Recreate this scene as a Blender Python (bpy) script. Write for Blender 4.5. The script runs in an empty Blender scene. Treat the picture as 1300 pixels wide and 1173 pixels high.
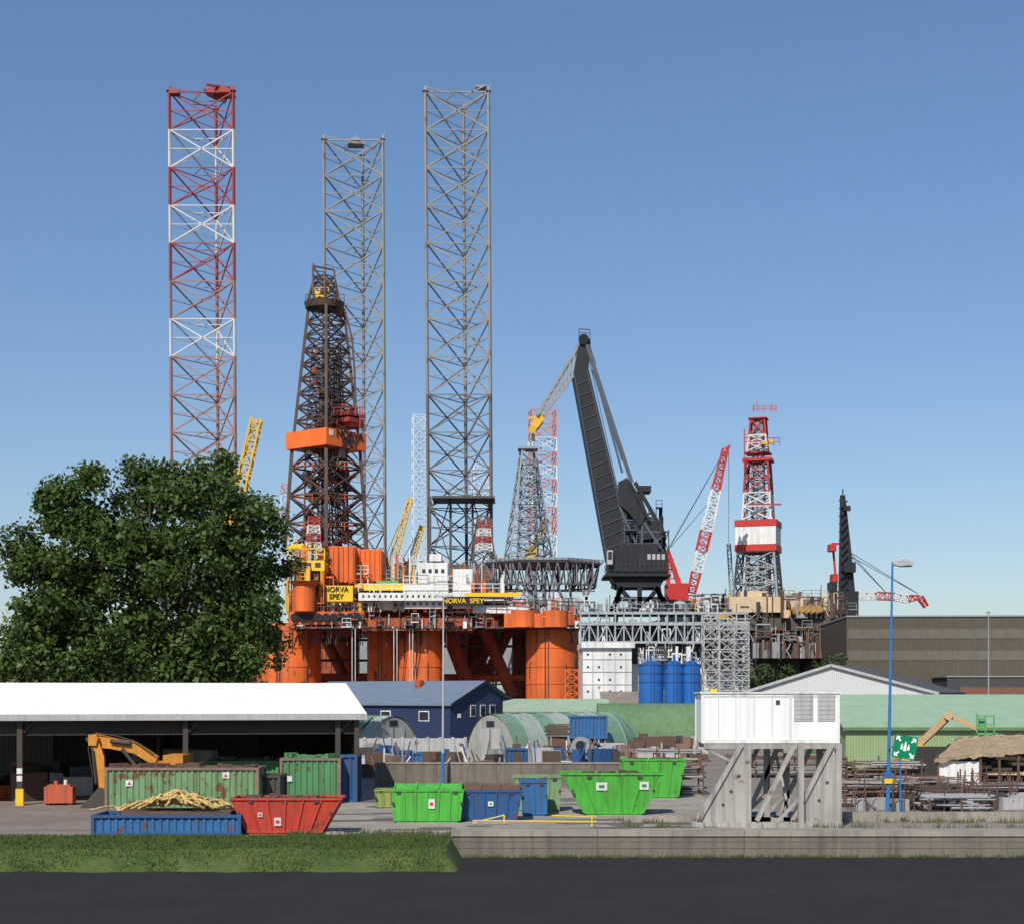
import bpy, math, random
import numpy as np
from mathutils import Vector, Matrix
random.seed(7); np.random.seed(7)
F=2000.0; CH=6.0; HY=880.0
def P(x,y,d): return Vector(((x-650)*d/F, d, CH+(HY-y)*d/F))
def PX(x,d): return (x-650)*d/F
def PZ(y,d): return CH+(HY-y)*d/F
V=Vector
# ------------------------------------------------------------ materials
MATS={}
def mat(name,col,rough=0.6,dirt=0.25,rust=0.0,scale=1.0,metal=0.0,streak=0.0,corr=None,corrs=6.0,col2=None,bump=0.0,spec=0.3,rustcol=(0.13,0.05,0.025),cstr=0.6):
    if name in MATS: return MATS[name]
    m=bpy.data.materials.new(name); m.use_nodes=True
    nt=m.node_tree; N=nt.nodes; L=nt.links
    b=N['Principled BSDF']; b.inputs['Roughness'].default_value=rough; b.inputs['Metallic'].default_value=metal
    b.inputs['Specular IOR Level'].default_value=spec
    tc=N.new('ShaderNodeTexCoord')
    def noise(s,det=5,mapscale=None):
        n=N.new('ShaderNodeTexNoise'); n.inputs['Scale'].default_value=s; n.inputs['Detail'].default_value=det; n.inputs['Roughness'].default_value=0.6
        if mapscale:
            mp=N.new('ShaderNodeMapping'); mp.inputs['Scale'].default_value=mapscale
            L.new(tc.outputs['Object'],mp.inputs[0]); L.new(mp.outputs[0],n.inputs['Vector'])
        else: L.new(tc.outputs['Object'],n.inputs['Vector'])
        return n
    def ramp(src,a,bb):
        r=N.new('ShaderNodeMapRange'); r.inputs[1].default_value=a; r.inputs[2].default_value=bb; L.new(src,r.inputs[0]); return r.outputs[0]
    def mix(fac,c1,c2,amt=1.0):
        mx=N.new('ShaderNodeMixRGB')
        if amt!=1.0:
            mm=N.new('ShaderNodeMath'); mm.operation='MULTIPLY'; mm.inputs[1].default_value=amt; L.new(fac,mm.inputs[0]); fac=mm.outputs[0]
        L.new(fac,mx.inputs[0])
        for i,c in ((1,c1),(2,c2)):
            if isinstance(c,tuple): mx.inputs[i].default_value=(*c,1)
            else: L.new(c,mx.inputs[i])
        return mx.outputs[0]
    dark=tuple(c*(1-0.75) + 0.02 for c in col)
    cur=mix(ramp(noise(0.7*scale).outputs[0],0.35,0.75),tuple(col),dark if col2 is None else tuple(col2),dirt if col2 is None else 1.0)
    if col2 is not None: cur=mix(ramp(noise(2.3*scale).outputs[0],0.4,0.8),cur,dark,dirt)
    if streak>0:
        cur=mix(ramp(noise(1.5*scale,4,(3,3,0.12)).outputs[0],0.45,0.72),cur,(0.07,0.055,0.045),streak)
    if rust>0:
        t=0.72-0.3*rust
        cur=mix(ramp(noise(1.6*scale,8).outputs[0],t,t+0.06),cur,rustcol,0.9)
    L.new(cur,b.inputs['Base Color'])
    if corr:
        w=N.new('ShaderNodeTexWave'); w.wave_type='BANDS'; w.bands_direction=corr; w.inputs['Scale'].default_value=corrs/ (2*math.pi) ; w.inputs['Distortion'].default_value=0
        L.new(tc.outputs['Object'],w.inputs['Vector'])
        bp=N.new('ShaderNodeBump'); bp.inputs['Strength'].default_value=cstr; bp.inputs['Distance'].default_value=0.06
        L.new(w.outputs[1],bp.inputs['Height']); L.new(bp.outputs[0],b.inputs['Normal'])
    elif bump>0:
        n=noise(6*scale,8); bp=N.new('ShaderNodeBump'); bp.inputs['Strength'].default_value=bump; bp.inputs['Distance'].default_value=0.05
        L.new(n.outputs[0],bp.inputs['Height']); L.new(bp.outputs[0],b.inputs['Normal'])
    MATS[name]=m; return m
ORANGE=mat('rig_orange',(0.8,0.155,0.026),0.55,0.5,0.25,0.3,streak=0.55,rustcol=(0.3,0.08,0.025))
ORANGED=mat('rig_orange_weathered_shaded',(0.46,0.09,0.028),0.6,0.5,0.4,0.4,streak=0.7)  # weathered orange, also darkened to paint in shade on the rear columns
DARKST=mat('dark_steel',(0.06,0.05,0.045),0.6,0.3,0.3,0.5)
DERR=mat('derrick_brown',(0.085,0.055,0.045),0.65,0.35,0.4,0.3,rustcol=(0.2,0.075,0.035))
BLACK=mat('crane_black',(0.02,0.022,0.027),0.5,0.3)
BLACKW=mat('crane_black_weathered',(0.022,0.024,0.029),0.55,0.4,0.1,0.3,streak=.3,rustcol=(0.06,0.055,0.05),spec=.2)
NAVYG=mat('crane_bluegrey',(0.075,0.095,0.125),0.5,0.3)
GREY=mat('galv_grey',(0.27,0.28,0.29),0.55,0.3,0.05)
LGREY=mat('light_grey_paint',(0.43,0.43,0.42),0.6,0.3,streak=0.25)
LEGG=mat('leg_grey',(0.3,0.285,0.265),0.6,0.35,0.45,0.15,rustcol=(0.2,0.125,0.08))
LEGD=mat('leg_dark',(0.085,0.08,0.08),0.6,0.35,0.2,0.2)
LEGM=mat('leg_mid',(0.17,0.15,0.135),0.6,0.35,0.45,0.2,rustcol=(0.1,0.07,0.05))
LEGR=mat('leg_red',(0.36,0.05,0.04),0.6,0.4,0.2,0.2)
LEGW=mat('leg_white',(0.66,0.64,0.62),0.6,0.3,0.25,0.3)
LEGRG=mat('leg_red_faded',(0.36,0.18,0.14),0.6,0.3,0.38,0.2,rustcol=(0.2,0.09,0.06))
WHITE=mat('white_paint',(0.72,0.72,0.7),0.5,0.25,0.12,0.5,streak=0.35)
RED=mat('red_paint',(0.5,0.035,0.03),0.5,0.3,0.08)
YEL=mat('yellow_paint',(0.7,0.42,0.04),0.5,0.3,0.15)
YELB=mat('yellow_bright',(0.76,0.5,0.02),0.5,0.2,.05)
CREAM=mat('cream_paint',(0.62,0.47,0.3),0.6,0.3,0.1)
RUST=mat('rusty_steel',(0.14,0.075,0.05),0.8,0.5,0,1.0,col2=(0.09,0.065,0.055))
RUSTL=mat('rusty_pipe',(0.24,0.16,0.115),0.75,0.5,0,1.0,col2=(0.13,0.09,0.07))
GREENP=mat('green_paint',(0.1,0.34,0.12),0.5,0.2,0.1)
BLUET=mat('tank_blue',(0.015,0.13,0.42),0.45,0.25,0,.6,streak=.3)
GLASS=mat('window_glass',(0.02,0.025,0.03),0.12,0.1,spec=0.6)
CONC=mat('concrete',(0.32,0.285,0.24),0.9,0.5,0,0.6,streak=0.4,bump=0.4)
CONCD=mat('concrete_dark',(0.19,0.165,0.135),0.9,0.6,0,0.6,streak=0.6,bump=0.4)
RUBBER=mat('rubber',(0.02,0.02,0.02),0.8,0.2)
WIRE=mat('wire_rope',(0.06,0.06,0.065),0.5,0.1)
# ------------------------------------------------------------ mesh builder
class MB:
    def __init__(s): s.v=[]; s.f=[]; s.sm=[]
    def add(s,vs,fs,smooth=False):
        o=len(s.v); s.v.extend([tuple(v) for v in vs]); s.f.extend([tuple(i+o for i in f) for f in fs]); s.sm.extend([smooth]*len(fs))
    def face(s,*p): s.add(p,[tuple(range(len(p)))])
    def hexa(s,a): s.add(a,[(0,1,2,3),(7,6,5,4),(0,4,5,1),(1,5,6,2),(2,6,7,3),(3,7,4,0)])
    def box(s,x0,x1,y0,y1,z0,z1):
        s.hexa([(x0,y0,z0),(x1,y0,z0),(x1,y1,z0),(x0,y1,z0),(x0,y0,z1),(x1,y0,z1),(x1,y1,z1),(x0,y1,z1)])
    def rbox(s,c,sx,sy,sz,rot):
        c=V(c); ca,sa=math.cos(rot),math.sin(rot); u=V((ca,sa,0))*sx/2; w=V((-sa,ca,0))*sy/2; h=V((0,0,sz/2))
        s.hexa([c-u-w-h,c+u-w-h,c+u+w-h,c-u+w-h,c-u-w+h,c+u-w+h,c+u+w+h,c-u+w+h])
    def pbox(s,x0,x1,y0,y1,d,dep):
        s.box(PX(x0,d),PX(x1,d),d,d+dep,PZ(y1,d),PZ(y0,d))
    def beam(s,p,q,w,h=None):
        p=V(p); q=V(q); h=h or w; t=(q-p)
        if t.length<1e-6: return
        t.normalize(); up=V((0,0,1)) if abs(t.z)<0.95 else V((0,1,0))
        a=t.cross(up).normalized(); b=a.cross(t).normalized(); a=a*w/2; b=b*h/2
        s.hexa([p-a-b,p+a-b,p+a+b,p-a+b,q-a-b,q+a-b,q+a+b,q-a+b])
    def tube(s,p,q,r0,r1=None,n=12,cap=True,smooth=True):
        p=V(p); q=V(q); r1=r0 if r1 is None else r1; t=(q-p).normalized(); up=V((0,0,1)) if abs(t.z)<0.95 else V((0,1,0))
        a=t.cross(up).normalized(); b=a.cross(t).normalized()
        vs=[];
        for (c,r) in ((p,r0),(q,r1)):
            for i in range(n):
                an=2*math.pi*i/n; vs.append(c+a*math.cos(an)*r+b*math.sin(an)*r)
        s.add(vs,[(i,(i+1)%n,n+(i+1)%n,n+i) for i in range(n)],smooth)
        if cap: s.add(vs[:n],[tuple(range(n))]); s.add(vs[n:],[tuple(range(n))])
    def path(s,pts,r,n=6):
        for a,b in zip(pts[:-1],pts[1:]): s.tube(a,b,r,n=n,cap=True)
    def prism(s,pts,ext):
        n=len(pts); pts=[V(p) for p in pts]; ext=V(ext); q=[p+ext for p in pts]
        s.add(pts+q,[tuple(range(n)),tuple(range(2*n-1,n-1,-1))]+[(i,(i+1)%n,n+(i+1)%n,n+i) for i in range(n)])
    def pprism(s,pp,d,dep): s.prism([P(x,y,d) for x,y in pp],(0,dep,0))
    def rail(s,p,q,h=1.1,step=1.8,w=0.07):
        p=V(p); q=V(q); n=max(1,int((q-p).length/step)); H=V((0,0,h))
        for i in range(n+1):
            c=p.lerp(q,i/n); s.beam(c,c+H,w)
        s.beam(p+H,q+H,w); s.beam(p+H*0.5,q+H*0.5,w*0.8)
    def boom(s,p,q,w0,w1,n,cw,bw,up=None):
        p=V(p); q=V(q); t=(q-p).normalized(); a=V((0,1,0)); a=(a-t*a.dot(t)).normalized(); b=a.cross(t).normalized()
        R=[]
        for i in range(n+1):
            f=i/n; c=p.lerp(q,f); w=(w0+(w1-w0)*f)/2; R.append([c+a*w+b*w,c-a*w+b*w,c-a*w-b*w,c+a*w-b*w])
        for i in range(n):
            for k in range(4):
                s.beam(R[i][k],R[i+1][k],cw); s.beam(R[i][k],R[i][(k+1)%4],bw)
                if (i+k)%2: s.beam(R[i][k],R[i+1][(k+1)%4],bw)
                else: s.beam(R[i+1][k],R[i][(k+1)%4],bw)
    def tower(s,c,z0,z1,s0,s1,rot,n,cw,bw,xb=True,flip=0):
        R=[]
        for i in range(n+1):
            f=i/n; z=z0+(z1-z0)*f; h=(s0+(s1-s0)*f)/2; r=[]
            for k in range(4):
                an=rot+math.pi/4+k*math.pi/2; r.append(V((c[0]+math.cos(an)*h*1.4142,c[1]+math.sin(an)*h*1.4142,z)))
            R.append(r)
        for i in range(n):
            for k in range(4):
                k2=(k+1)%4
                s.beam(R[i][k],R[i+1][k],cw); s.beam(R[i+1][k],R[i+1][k2],bw)
                if xb:
                    s.beam(R[i][k],R[i+1][k2],bw); s.beam(R[i][k2],R[i+1][k],bw)
                else:
                    m=(R[i+1][k]+R[i+1][k2])/2; s.beam(R[i][k],m,bw); s.beam(R[i][k2],m,bw)
        return R
COL=bpy.context.scene.collection
class Obj:
    def __init__(s,name,loc=(0,0,0),rot=0.0,world=True):
        s.name=name; s.loc=V(loc); s.rot=rot; s.world=world; s.parts={}; s.texts=[]; s.extra=[]
    def part(s,n,m):
        if n not in s.parts: s.parts[n]=(MB(),m)
        return s.parts[n][0]
    def text(s,t,loc,size,rz,m,ext=0.02,tilt=math.pi/2,bold=.02): s.texts.append((t,V(loc),size,rz,m,ext,tilt,bold))
    def finish(s):
        e=bpy.data.objects.new(s.name,None); e.empty_display_size=1; COL.objects.link(e); e.location=s.loc; e.rotation_euler=(0,0,s.rot)
        off=s.loc if s.world else V((0,0,0))
        for n,(mb,m) in s.parts.items():
            if not mb.v: continue
            me=bpy.data.meshes.new(n); me.from_pydata([(x-off.x,y-off.y,z-off.z) for x,y,z in mb.v],[],mb.f)
            me.polygons.foreach_set('use_smooth',mb.sm); me.materials.append(m); me.update()
            o=bpy.data.objects.new(n,me); COL.objects.link(o); o.parent=e
        for (t,l,sz,rz,m,ext,tilt,bold) in s.texts:
            c=bpy.data.curves.new('lettering','FONT'); c.body=t; c.size=sz; c.extrude=ext; c.align_x='CENTER'; c.align_y='CENTER'; c.offset=sz*bold
            o=bpy.data.objects.new('lettering',c); o.data.materials.append(m); COL.objects.link(o); o.parent=e
            o.location=l-off; o.rotation_euler=(tilt,0,rz)
        for o in s.extra: o.parent=e
        return e
def single(name,mb,m,loc=(0,0,0)):
    loc=V(loc); me=bpy.data.meshes.new(name); me.from_pydata([(x-loc.x,y-loc.y,z-loc.z) for x,y,z in mb.v],[],mb.f); me.polygons.foreach_set('use_smooth',mb.sm); me.materials.append(m); me.update()
    o=bpy.data.objects.new(name,me); COL.objects.link(o); o.location=loc; return o
# ------------------------------------------------------------ ground, road and grass
GROUND=mat('yard_ground',(0.25,0.21,0.175),0.95,0.5,0,0.12,col2=(0.16,0.14,0.125),bump=0.3)
gm=MB(); WL=-2.5
gm.face((-4000,64.6,0),(WL,64.6,0),(WL,6000,0),(-4000,6000,0)); gm.face((WL,65,0),(4000,65,0),(4000,6000,0),(WL,6000,0))
single('ground',gm,GROUND)
YARD=mat('yard_concrete',(0.34,0.3,0.255),0.95,0.6,0,0.35,col2=(0.24,0.21,0.18),bump=0.2)
ym=MB(); ym.face((-12,67.5,.004),(15,67.5,.004),(10,99,.004),(-9.2,99,.004)); single('yard_pavement',ym,YARD)
APR=mat('shed_apron',(0.19,0.14,0.115),0.95,0.5,0,0.35,col2=(0.27,0.22,0.19)); am=MB(); am.face((-45,69,.008),(-14,69,.008),(-9.5,90,.008),(-45,84,.008)); single('shed_apron_pavement',am,APR)
# tyre marks and oil stains as thin patches of darker surface
STAIN=mat('worn_asphalt_patch',(0.13,0.115,0.1),.9,.5,0,1.2,col2=(0.19,0.165,0.14)); sm_=MB(); rs=random.Random(5)
for i in range(26):
    cx=rs.uniform(-14,13); cy=rs.uniform(68.5,96); rx=rs.uniform(.4,2.4); ry_=rs.uniform(.3,1.4); zz=.012+.0005*i; sm_.face(*[(cx+math.cos(a)*rx*rs.uniform(.6,1.1),cy+math.sin(a)*ry_*rs.uniform(.6,1.1),zz) for a in np.linspace(0,5.9,14)])
for i in range(10):
    x0=rs.uniform(-13,4); y0_=rs.uniform(68,80); zz=.028+.0005*i
    for o_ in (0,1.7): sm_.face(*([(x0+o_+j*.9,y0_+.02*j*j*rs.choice([1]),zz+.0002*o_) for j in range(9)]+[(x0+o_+j*.9,y0_+.02*j*j+.22,zz+.0002*o_) for j in range(8,-1,-1)]))
single('pavement_patches',sm_,STAIN,(0,80,0))
HW=mat('harbour_water_mat',(0.02,0.03,0.035),0.15,0.1,bump=0.3); hm=MB(); hm.face((-900,215,.004),(900,215,.004),(900,1500,.004),(-900,1500,.004)); single('harbour_water',hm,HW)
ROADM=mat('road_asphalt',(0.03,0.03,0.031),0.93,0.5,0,0.5,col2=(0.022,0.022,0.023),bump=0.25,spec=.1)
rm=MB(); rm.face((-900,30,-.72),(900,30,-.72),(900,64.5,-.72),(-900,64.5,-.72)); single('road',rm,ROADM)
GRASS=mat('grass_mat',(0.05,0.09,0.016),0.9,0.6,0,0.8,col2=(0.09,0.115,0.03),bump=0.6)
g=MB()
PL=[(66.3,.006),(64.4,.07),(61.6,.05),(60.6,-.02),(60.0,-.3),(59.5,-.74),(59.3,-.8)]
def gz(x,y):
    for (a,za),(b,zb_) in zip(PL[:-1],PL[1:]):
        if a>=y>=b: return za+(zb_-za)*(a-y)/(a-b)+(.03*math.sin(x*.9+y)*(1 if y<64 else .3)+.03*(1 if y<65.5 else 0))
    return PL[-1][1]
xs=list(np.linspace(-260,-50,30))+list(np.linspace(-49,WL,110)); ys=[66.3,65.4,64.46,63,61.6,60.6,60.3,60.0,59.7,59.3]
for i in range(len(xs)-1):
    for k in range(len(ys)-1):
        a,b=xs[i],xs[i+1]
        def q(x,y):
            yy=y+(.15*math.sin(x*1.3)+.1*math.sin(x*3.7) if (y>66 or y<60) else 0); return (x,yy,gz(x,y))
        g.face(q(a,ys[k]),q(b,ys[k]),q(b,ys[k+1]),q(a,ys[k+1]))
for k in range(len(ys)-1):
    a,b=(WL,ys[k],gz(WL,ys[k])),(WL,ys[k+1],gz(WL,ys[k+1]))
    if ys[k]<64.5: g.face(a,b,(WL+.5,ys[k+1],-.8),(WL+.5,ys[k],-.8))
g.face((-900,-60,-.75),(900,-60,-.75),(900,30,-.75),(-900,30,-.75))
r=np.random.rand(52000,5)
for i in range(len(r)):
    x=-32+(32+WL)*r[i,0]; y=59.4+7.0*r[i,1]
    z=gz(x,y)-.01; h=(0.04+0.12*r[i,2]**2); a=r[i,3]*6.28; w=0.03; l=(r[i,4]-.5)*.12
    g.face((x-math.cos(a)*w,y-math.sin(a)*w,z),(x+math.cos(a)*w,y+math.sin(a)*w,z),(x+l,y+l*.5,z+h))
single('grass',g,GRASS,(-20,62,0))
WEED=mat('weed_green',(0.07,0.1,0.03),.9,.5,0,1.0,col2=(0.14,0.13,0.06)); wd=MB(); rw=random.Random(77)
spots=[(rw.uniform(5,24),rw.choice([73.1,73.9,74.6,70.5,65.7,66.1])) for _ in range(70)]+[(rw.uniform(-2,24),rw.uniform(65.6,66.2)) for _ in range(60)]+[(rw.uniform(-8.5,7),101.8) for _ in range(40)]+[(rw.uniform(-10,-2),rw.uniform(66.5,67.5)) for _ in range(30)]
for sx_,sy_ in spots:
    for i in range(rw.randint(10,40)):
        x=sx_+rw.gauss(0,.25); y=sy_+rw.gauss(0,.12); hh=rw.uniform(.06,.32); a=rw.random()*6.3; wd.face((x-math.cos(a)*.03,y-math.sin(a)*.03,0),(x+math.cos(a)*.03,y+math.sin(a)*.03,0),(x+rw.uniform(-.1,.1),y,hh))
for j in range(150): # tufts at the foot of the quay wall
    x0_=rw.uniform(-2,24)
    for i in range(rw.randint(4,18)):
        x=x0_+rw.gauss(0,.2); hh=rw.uniform(.05,.2); wd.face((x-.03,64.4,-.72),(x+.03,64.4,-.72),(x+rw.uniform(-.08,.08),64.36,-.72+hh))
single('weeds',wd,WEED,(8,72,0))
o=Obj('quay_wall',(30,64.6,0))
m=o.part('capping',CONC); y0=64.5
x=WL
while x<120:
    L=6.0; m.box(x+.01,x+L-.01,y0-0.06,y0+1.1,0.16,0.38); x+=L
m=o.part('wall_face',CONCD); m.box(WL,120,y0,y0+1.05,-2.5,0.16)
m=o.part('formwork_lines',mat('wall_joint',(0.1,0.09,0.075),.95,.3))
for z in (-.08,-.34): m.box(WL,120,y0-.008,y0,z,z+.02)
x=WL+6
while x<60: m.box(x-.02,x+.02,y0-.01,y0,-.7,.16); x+=6
o.finish()
o=Obj('concrete_kerb',(25,75,0)); m=o.part('kerb',CONC)
for i in range(12): m.box(14.2+i*3.02,14.2+i*3.02+3,74,74.5,0,0.42)
m.box(5.2,9.2,73.2,73.8,0,.3)
o.finish()
# ------------------------------------------------------------ jack-up rig legs
def jackleg(name,xl,xr,ytop,ybot,d,bay,cmat,lean=0.0,xm=0.58):
    s=d/F; W=(xr-xl)*s; xc=PX((xl+xr)/2,d); zt=PZ(ytop,d)
    o=Obj(name,(xc,d,0)); z=zt; i=0; zb=0.0; bh=bay*s
    def ch(z):
        sh=lean*(zt-z)
        return [V((xc-W/2+sh,d,z)),V((xc+W/2+sh,d,z)),V((xc-W/2+W*xm+sh,d+W*0.8,z))]
    while z>zb:
        z2=z-bh; mm=cmat(i); m=o.part('lattice_'+mm.name,mm); a=ch(z); b=ch(z2)
        for k in range(3):
            k2=(k+1)%3
            m.tube(a[k],b[k],0.34,n=6,cap=False)
            m.beam(a[k],a[k2],0.18)
            m.beam(a[k],b[k2],0.24); m.beam(a[k2],b[k],0.24)
            q=(a[k]+a[k2]+b[k]+b[k2])/4
            m.beam(a[k].lerp(b[k],.5),q,0.13); m.beam(a[k2].lerp(b[k2],.5),q,0.13)
        ms=[(a[k]+a[(k+1)%3])/2 for k in range(3)]
        for k in range(3): m.beam(ms[k],ms[(k+1)%3],0.13)
        for k in range(3):
            m.beam(a[k]+V((0,-.35,0)),b[k]+V((0,-.35,0)),0.13,0.3)
        z=z2; i+=1
    m=o.part('leg_top',cmat(0)); a=ch(zt)
    for k in range(3):
        m.beam(a[k],a[k]+V((0,0,1.2)),0.45)
        m.beam(a[k]+V((0,0,1.0)),(a[k]+a[(k+1)%3])/2-V((0,0,0.6)),0.16)
        m.rbox(a[k]+V((0,0,0.2)),1.2,1.2,.15,.3); m.beam(a[k]+V((.4,0,1)),a[k]+V((.4,0,2.2)),.08)
    m.beam(a[0],a[1],0.25)
    return o
def c1(i): 
    t=['r','w','r','w','r','f','w','f','f','f','f','w','w','f','f','f','f','f','f','f']
    return {'r':LEGR,'w':LEGW,'f':LEGRG}[t[i] if i<20 else 'f']
o=jackleg('jackup_rig_leg',215,296,117,900,330,48,c1,lean=0.006)
m=o.part('top_platform',LEGR); m.prism([P(258,113,332),P(284,109,332),P(296,116,332),P(270,119,332)],(0,4,0)); m.beam(P(262,108,330),P(292,112,334),.4)
m.rbox(P(222,119,330),2.0,2,.6,0); o.finish()
def c2(i): return LEGG if i<10 else LEGM
o=jackleg('jackup_rig_leg',411,486,178,900,352,45,c2,lean=0.006)
m=o.part('top_platform',GREY); m.rbox(P(452,184,356),3.6,3,.5,0.2); m.rbox(P(452,178,356),2,2,.4,0); m.beam(P(452,190,356),P(452,170,356),.15); o.finish()
def c3(i): return LEGG if i<8 else LEGM if i<11 else LEGD
o=jackleg('jackup_rig_leg',540,620,117,900,330,48,c3,lean=0.007)
m=o.part('top_platform',GREY); m.beam(P(590,122,330),P(618,108,330),.25); m.rbox(P(610,112,331),2.2,2,.5,.2); o.finish()
o=Obj('jackup_rig_hull',(P(440,880,345))); o.part('hull',GREY).box(PX(190,330),PX(650,330),322,375,8,20); o.part('hull',GREY).box(PX(240,330),PX(300,330),324,360,20,25); o.part('houses',LEGD).pbox(548,628,629,632,324,10)
m=o.part('jackhouse',LEGD)
for xc,d in((583,326),(450,350),(258,326)):
    m.pbox(xc-38,xc+42,716,760,d,12)
m2=o.part('jacking_frame',LEGD)
for x in (546,572,600,624): m2.beam(P(x,630,328),P(x,720,328),.5)
for x0,x1 in ((546,572),(572,546),(600,624),(624,600)): m2.beam(P(x0,632,328),P(x1,715,328),.25)
o.finish()
# ------------------------------------------------------------ semi-submersible drilling rig
def clutter(o,x0,x1,y0,y1,d0,d1,n,mats,smax=12,seed=1):
    rr=random.Random(seed)
    for i in range(n):
        mm=rr.choice(mats); m=o.part('deck_equipment_'+mm.name,mm); d=rr.uniform(d0,d1); x=rr.uniform(x0,x1); h=rr.uniform(0.15,1)**1.6*(y1-y0); w=rr.uniform(1.2,smax); t=rr.random()
        zb=PZ(y1,d0); s=d/F; X=PX(x,d); H=h*s; W=w*s
        if t<0.3: m.rbox((X,d,zb+H/2),W,W*rr.uniform(.6,1.2),H,rr.choice([0,0,.4]))
        elif t<0.45: m.tube((X,d,zb),(X,d,zb+H*1.1),min(W/4,.8),n=8)
        elif t<0.6: m.tube((X,d,zb+H),(X+W*2,d,zb+H),min(.22,W/4),n=6); m.beam((X,d,zb),(X,d,zb+H),.15); m.beam((X+W*2,d,zb),(X+W*2,d,zb+H),.15)
        elif t<0.75: 
            m.beam((X,d,zb),(X,d,zb+H*1.25),.12); m.beam((X-W*.3,d,zb+H*1.15),(X+W*.3,d,zb+H*1.15),.1)
        elif t<0.9: m.rail((X,d,zb+H),(X+W*2.5,d,zb+H),1.2,1.5,.09); m.rbox((X+W*1.25,d,zb+H-.1),W*2.5,1.5,.16,0); m.beam((X,d,zb),(X,d,zb+H),.15); m.beam((X+W*2.5,d,zb),(X+W*2.5,d,zb+H),.15)
        else: m.beam((X,d,zb),(X+W*1.5,d,zb+H),.16); m.beam((X+W*1.5,d,zb),(X,d,zb+H),.16)
rig=Obj('semi_submersible_drilling_rig',P(530,880,255).xyz*1)
rig.loc.z=0
m=rig.part('columns',ORANGE)
def column(m,x,rp,y0,d):
    r=rp*d/F; c=PX(x,d); m.tube((c,d+r,-2),(c,d+r,PZ(y0,d)),r,n=32)
    for yy in (800,822,846,868):
        m.tube((c,d+r,PZ(yy,d)),(c,d+r,PZ(yy,d)+.2),r+.08,n=32)
    k=rig.part('column_fittings',DARKST); rc=random.Random(int(x))
    for j in range(9):
        an=rc.uniform(-1.2,1.2); px=c+math.sin(an)*(r+.12); py=d+r-math.cos(an)*(r+.12); zz=PZ(rc.uniform(810,880),d); k.beam((px,py,zz),(px,py,zz+rc.uniform(.5,5)),.12)
    k.beam((c-r*.3,d-.25+r*.05,0),(c-r*.3,d-.25+r*.05,PZ(y0,d)),.1); k.beam((c-r*.3+.5,d-.25+r*.05,0),(c-r*.3+.5,d-.25+r*.05,PZ(y0,d)),.1)
column(m,363,40,790,240); column(m,533,29,792,236); column(m,702,34,795,234)
column(m,487,23,790,243)
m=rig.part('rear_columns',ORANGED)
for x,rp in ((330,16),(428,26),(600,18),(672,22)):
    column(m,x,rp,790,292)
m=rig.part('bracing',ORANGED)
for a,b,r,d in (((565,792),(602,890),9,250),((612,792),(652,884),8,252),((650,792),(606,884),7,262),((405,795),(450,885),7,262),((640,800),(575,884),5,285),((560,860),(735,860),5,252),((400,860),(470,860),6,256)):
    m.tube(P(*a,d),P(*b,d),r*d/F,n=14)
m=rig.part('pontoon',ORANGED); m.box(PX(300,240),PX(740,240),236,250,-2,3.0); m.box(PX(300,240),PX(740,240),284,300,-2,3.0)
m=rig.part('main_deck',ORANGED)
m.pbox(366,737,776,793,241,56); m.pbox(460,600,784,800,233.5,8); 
m=rig.part('deck_edge_boxes',ORANGE)
m.pbox(372,402,741,772,236,6); m.pbox(408,450,693,739,240,10); m.pbox(452,484,697,738,243,10); m.pbox(640,690,778,796,232,6)
for i in range(7):
    x=410+i*6.2; m.beam(P(x,694,239.9),P(x,738,239.9),.25)
for i in range(5):
    x=456+i*6.2; m.beam(P(x,698,242.9),P(x,737,242.9),.25)
m.tube(P(387,742,233),P(387,776,233),1.6,n=16); m.tube(P(387,738,233),P(387,744,233),2.4,1.6,n=16)
for x in (665,705): m.tube(P(x,775,233),P(x,796,233),1.9,n=16)
m=rig.part('fender_rings',BLACK)
for i in range(9):
    x=374+i*10; m.tube(P(x,783,232.7),P(x,783,233.2),.62,n=12)
m2=rig.part('ring_plate',ORANGE); m2.pbox(368,462,776,792,233.2,8)
m=rig.part('white_accommodation',WHITE)
m.pbox(455,640,752,762,234,30); m.pbox(512,598,742,772,235,14); m.pbox(480,512,762,774,236,10); m.pbox(600,672,768,778,235,12); m.pbox(545,560,703,712,240,4);m.tube(P(552,712,242),P(552,735,242),.5)
m.pbox(532,568,714,742,240,10); m.pbox(575,600,722,742,242,8)
m.rail(P(455,751,234),P(640,751,234),1.2,1.6,.1); m.rail(P(512,741,235),P(598,741,235),1.2,1.6,.1)
m=rig.part('accommodation_windows',GLASS)
for i in range(10): m.pbox(516+i*8,520+i*8,764,768,234.95,.1)
for i in range(4): m.pbox(536+i*8,540+i*8,722,727,239.95,.1)
for i in range(14): m.pbox(460+i*7,462.5+i*7,755,758,233.96,.1)
m=rig.part('yellow_platforms',YELB)
m.pbox(360,412,711,724,234,7); m.pbox(450,520,741,749,236,8); m.pbox(405,448,743,763,234.5,1.2); m.pbox(366,400,690,696,237,4); m.rail(P(360,710,234),P(412,710,234),1.6,1.2,.15); m.pbox(590,660,752,757,233.6,.3)
for x in (364,378,392,408): m.beam(P(x,724,234),P(x,776,236),.3)
for a in ((375,724),(395,724)): m.beam(P(*a,235),P(a[0]+12,745,235),.3)
m=rig.part('yellow_platform_openings',DARKST)
for x in (364,376,388,400): m.pbox(x,x+7,714,720,233.95,.1)
m=rig.part('name_board',BLACK); m.pbox(562,613,757,768,233.8,.15)
rig.text('NORVA  SPEY',P(588,762.5,233.7),1.0,0,YELB)
rig.text('NORVA',P(427,748,234.4),1.05,0,BLACK); rig.text('SPEY',P(427,757,234.4),1.05,0,BLACK)
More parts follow.
